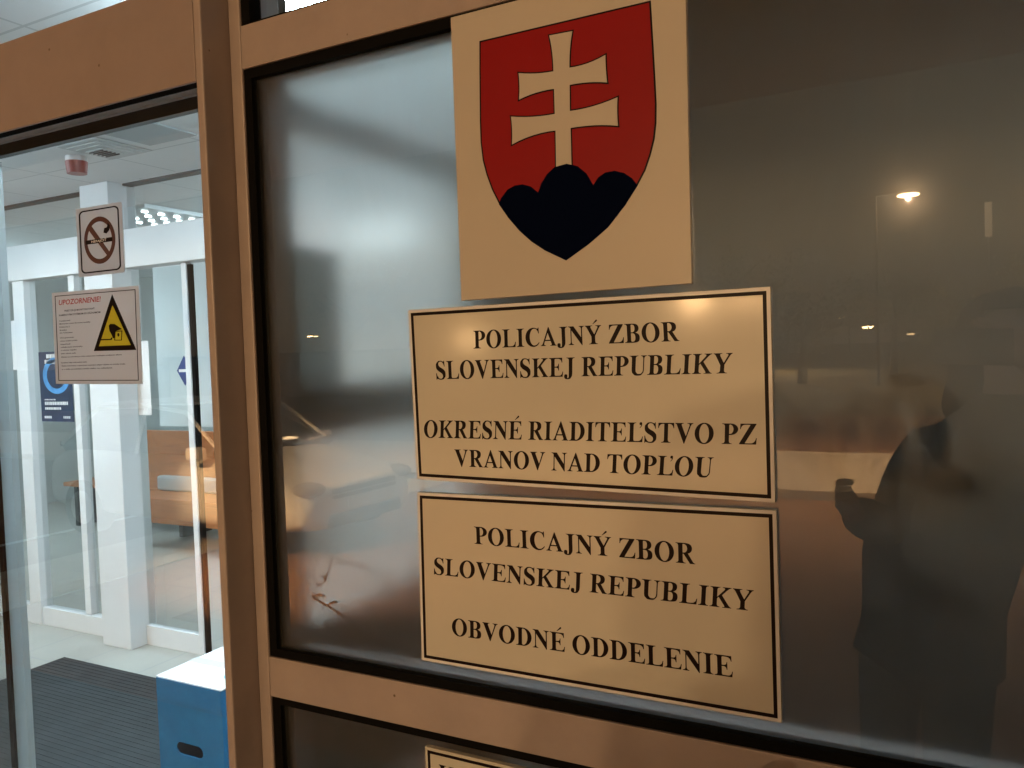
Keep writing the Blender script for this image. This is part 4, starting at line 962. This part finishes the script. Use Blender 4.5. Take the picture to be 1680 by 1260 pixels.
# ------------------------------------------------------------------ the photographer (mirrored, mostly a dark outline)
def skin_mesh(name, nodes, edges, m, parent, sub=2):
    """nodes: {key:(pos, radius)}"""
    keys = list(nodes); me = bpy.data.meshes.new(name)
    me.from_pydata([tuple(Vector(nodes[k][0])-parent_loc(parent)) for k in keys], [(keys.index(a), keys.index(b)) for a, b in edges], [])
    o = bpy.data.objects.new(name, me); COL.objects.link(o); o.parent = parent
    md = o.modifiers.new('skin', 'SKIN'); md.use_smooth_shade = True
    sv = me.skin_vertices[0].data
    for i, k in enumerate(keys):
        r_ = nodes[k][1]; sv[i].radius = r_ if isinstance(r_, tuple) else (r_, r_)
    sv[0].use_root = True
    s_ = o.modifiers.new('sub', 'SUBSURF'); s_.levels = s_.render_levels = sub
    bpy.context.view_layer.update(); dg = bpy.context.evaluated_depsgraph_get()
    nm = bpy.data.meshes.new_from_object(o.evaluated_get(dg)); o.modifiers.clear(); o.data = nm
    nm.materials.clear(); nm.materials.append(m)
    for p_ in nm.polygons: p_.use_smooth = True
    return o
M['skin'] = mat('skin', (.50, .30, .22), .55)
M['jacket'] = mat('dark_jacket', (.012, .014, .015), .95, var=.2, vscale=10, spec=.1)
M['trousers'] = mat('dark_trousers', (.010, .010, .012), .95, var=.2, vscale=10, spec=.1)
M['shoe'] = mat('shoe', (.015, .013, .012), .5)
pn = thing('person', 'person in a dark hooded jacket and trousers photographing the door, mirrored at the right', 'person', (.62, -1.36, 0))
PYy = -1.36
pel = (.63, PYy, .95); chest = (.735, PYy, 1.25); neckb = (.82, PYy, 1.43)
J = {'chest': ((.79, PYy, 1.30), (.12, .09)), 'shL': ((.635, PYy+.01, 1.375), .085), 'elL': ((.56, PYy+.07, 1.16), .068), 'wrL': ((.475, PYy+.22, 1.235), .05),
     'shR': ((.99, PYy+.01, 1.41), .09), 'elR': ((1.10, PYy+.14, 1.16), .075), 'wrR': ((.87, PYy+.31, 1.55), .045)}
jk = skin_mesh('jacket', J, [('chest','shL'),('shL','elL'),('elL','wrL'),('chest','shR'),('shR','elR'),('elR','wrR')], M['jacket'], pn)
jb = BM(); jb.from_mesh(jk.data); rings = []
for z, cx, rx, ry in ((.79,.645,.165,.12), (.80,.645,.172,.127), (.95,.645,.168,.125), (1.08,.662,.185,.13), (1.18,.695,.205,.135), (1.27,.755,.20,.135), (1.35,.795,.205,.13), (1.42,.81,.165,.115), (1.47,.82,.10,.09), (1.51,.822,.07,.075)):
    rings.append([jb.verts.new(Vector((cx+rx*math.cos(t)*(1+.03*math.sin(9*z*6+t*3)), PYy+ry*math.sin(t), z))-Vector(pn.location)) for t in [2*math.pi*k/28 for k in range(28)]])
for a, b_ in zip(rings, rings[1:]):
    for k in range(28): jb.faces.new((a[k], a[(k+1) % 28], b_[(k+1) % 28], b_[k]))
jb.faces.new(rings[0][::-1]); jb.faces.new(rings[-1])
for f in jb.faces: f.smooth = True
jb.to_mesh(jk.data); jb.free()
T = {'pelvis': ((.635, PYy, .93), (.16, .11)), 'hipL': ((.55, PYy, .80), .092), 'hipR': ((.71, PYy, .80), .098), 'knL': ((.535, PYy+.02, .50), .066), 'knR': ((.695, PYy+.02, .50), .078), 'anL': ((.54, PYy-.01, .09), .06), 'anR': ((.71, PYy-.01, .09), .06)}
skin_mesh('trousers', T, [('pelvis','hipL'),('pelvis','hipR'),('hipL','knL'),('knL','anL'),('hipR','knR'),('knR','anR')], M['trousers'], pn)
for x_ in (.53, .715):
    skin_mesh('shoe', {'a': ((x_, PYy-.05, .045), (.042, .042)), 'b': ((x_, PYy+.08, .042), (.045, .038)), 'c': ((x_, PYy+.19, .035), (.04, .03))}, [('a','b'),('b','c')], M['shoe'], pn)
# body: head, neck, hands, one continuous skin under the clothes
hd = Vector((.835, PYy+.03, 1.64))
Bn = {'pelvis': (pel, (.13, .09)), 'chest': (chest, (.15, .10)), 'neck': ((.825, PYy+.005, 1.50), .055), 'skull0': (tuple(hd+Vector((0, 0, -.06))), (.062, .07)), 'skull1': (tuple(hd+Vector((0, -.01, .02))), (.075, .09)), 'skull2': (tuple(hd+Vector((0, -.015, .085))), (.055, .065)),
      'shL': ((.635, PYy+.01, 1.375), .05), 'elL': ((.56, PYy+.07, 1.16), .04), 'wrL': ((.473, PYy+.235, 1.24), .026), 'haL': ((.475, PYy+.29, 1.28), (.034, .018)),
      'shR': ((.99, PYy+.01, 1.41), .05), 'elR': ((1.10, PYy+.14, 1.16), .04), 'wrR': ((.865, PYy+.315, 1.56), .026), 'haR': ((.835, PYy+.335, 1.605), (.034, .018)),
      'hipL': ((.56, PYy, .82), .07), 'hipR': ((.70, PYy, .82), .07), 'knL': ((.535, PYy+.02, .50), .05), 'knR': ((.70, PYy+.02, .50), .05), 'anL': ((.53, PYy-.01, .08), .035), 'anR': ((.715, PYy-.01, .08), .035)}
Be = [('pelvis','chest'),('chest','neck'),('neck','skull0'),('skull0','skull1'),('skull1','skull2'),('chest','shL'),('shL','elL'),('elL','wrL'),('wrL','haL'),('chest','shR'),('shR','elR'),('elR','wrR'),('wrR','haR'),('pelvis','hipL'),('pelvis','hipR'),('hipL','knL'),('knL','anL'),('hipR','knR'),('knR','anR')]
def fingers(tag_, root, axis, side, curl, ln):
    root = Vector(root); axis = Vector(axis).normalized(); side = Vector(side).normalized(); curl = Vector(curl).normalized()
    for i, (o_, L_) in enumerate(((-.027, .92), (-.009, 1), (.009, .95), (.026, .78))):
        a = root+side*o_+axis*.03; b_ = a+axis*ln*.45*L_+curl*.008; c = b_+axis*ln*.30*L_+curl*.02; d = c+axis*ln*.12*L_+curl*.024
        for k, q, r_ in (('1', a, .0105), ('2', b_, .0095), ('3', c, .0085), ('4', d, .0075)): Bn[tag_+str(i)+k] = (tuple(q), r_)
        Be.extend([(('haL' if tag_ == 'L' else 'haR'), tag_+str(i)+'1'), (tag_+str(i)+'1', tag_+str(i)+'2'), (tag_+str(i)+'2', tag_+str(i)+'3'), (tag_+str(i)+'3', tag_+str(i)+'4')])
    a = root-side*.036-axis*.005+curl*.012; b_ = a-side*.016+axis*.025+curl*.014; c = b_+axis*.022+curl*.01
    for k, q, r_ in (('t1', a, .0115), ('t2', b_, .0105), ('t3', c, .009)): Bn[tag_+k] = (tuple(q), r_)
    Be.extend([(('haL' if tag_ == 'L' else 'haR'), tag_+'t1'), (tag_+'t1', tag_+'t2'), (tag_+'t2', tag_+'t3')])
fingers('L', (.475, PYy+.29, 1.28), (-.3, .7, .25), (0, -.2, 1), (1, .2, 0), .07)
fingers('R', (.835, PYy+.335, 1.605), (-.4, .25, .8), (.5, .8, 0), (-.9, .2, .1), .07)
bd = skin_mesh('body', Bn, Be, M['skin'], pn, 2)
# face features on the continuous head: nose, brow and mouth pushed out of the mesh, eyes and hair separate
me = bd.data; off = Vector(pn.location)
for v in me.vertices:
    p_ = v.co+off-hd
    if abs(p_.x) < .1 and abs(p_.z) < .16 and p_.y > 0:
        nose = math.exp(-((p_.x/.012)**2+((p_.z+.015)/.02)**2))*.024; lips = math.exp(-((p_.x/.025)**2+((p_.z+.058)/.009)**2))*.007
        eye = sum(math.exp(-(((p_.x-s_*.031)/.013)**2+((p_.z-.012)/.011)**2)) for s_ in (-1, 1))*-.007
        v.co.y += nose+lips+eye
for s_ in (-1, 1):
    b = BM(); bmesh.ops.create_uvsphere(b, u_segments=12, v_segments=8, radius=.011); bmesh.ops.translate(b, vec=hd+Vector((s_*.031, .066, .012)), verts=b.verts); link('eye', b, M['white'], pn, smooth=True)
    b = BM(); bmesh.ops.create_uvsphere(b, u_segments=12, v_segments=8, radius=1); bmesh.ops.scale(b, vec=(.01, .02, .032), verts=b.verts); bmesh.ops.translate(b, vec=hd+Vector((s_*.078, -.01, 0)), verts=b.verts); link('ear', b, M['skin'], pn, smooth=True)
hb = BM(); bmesh.ops.create_uvsphere(hb, u_segments=24, v_segments=16, radius=1); bmesh.ops.scale(hb, vec=(.088, .104, .112), verts=hb.verts)
bmesh.ops.delete(hb, geom=[v for v in hb.verts if (v.co.y > .035 and v.co.z < .05) or v.co.z < -.09], context='VERTS')
bmesh.ops.translate(hb, vec=hd+Vector((0, -.018, .018)), verts=hb.verts)
hr = link('hair', hb, mat('dark_hair', (.015, .012, .01), .6), pn, smooth=True); so = hr.modifiers.new('s', 'SOLIDIFY'); so.thickness = .008
hood = skin_mesh('hood', {'a': ((.70, PYy-.02, 1.43), .06), 'b': ((.76, PYy-.08, 1.50), .075), 'c': ((.825, PYy-.085, 1.60), (.135, .10)), 'd': ((.83, PYy-.06, 1.69), (.135, .11)), 'e': ((.83, PYy-.03, 1.765), (.085, .08)), 'f': ((.90, PYy-.08, 1.50), .075), 'g': ((.95, PYy-.02, 1.43), .06)}, [('a','b'),('b','c'),('c','d'),('d','e'),('c','f'),('f','g')], M['jacket'], pn, 2)
# phone held right behind the camera position
ph = thing('phone', 'black phone held up in landscape by the photographer', 'phone', (0, 0, 0))
pb_ = BM(); box(pb_, -.012, .148, -.055, .022, .008, .017)
for v in pb_.verts: pass
def cam_box(x0, x1, y0, y1, z0, z1):
    b = BM(); box(b, x0, x1, y0, y1, z0, z1); return b
o1 = link('case', cam_box(-.012, .148, -.055, .020, .008, .0165), mat('phone_back', (.01, .01, .012), .25), ph, world=False, bevel=.003)
o2 = link('screen', cam_box(-.008, .144, -.051, .016, .0167, .0172), mat('phone_screen', (.02, .02, .02), .1, emit=(.30, .24, .16, .5)), ph, world=False)
ph.matrix_world = cam.matrix_world.copy()
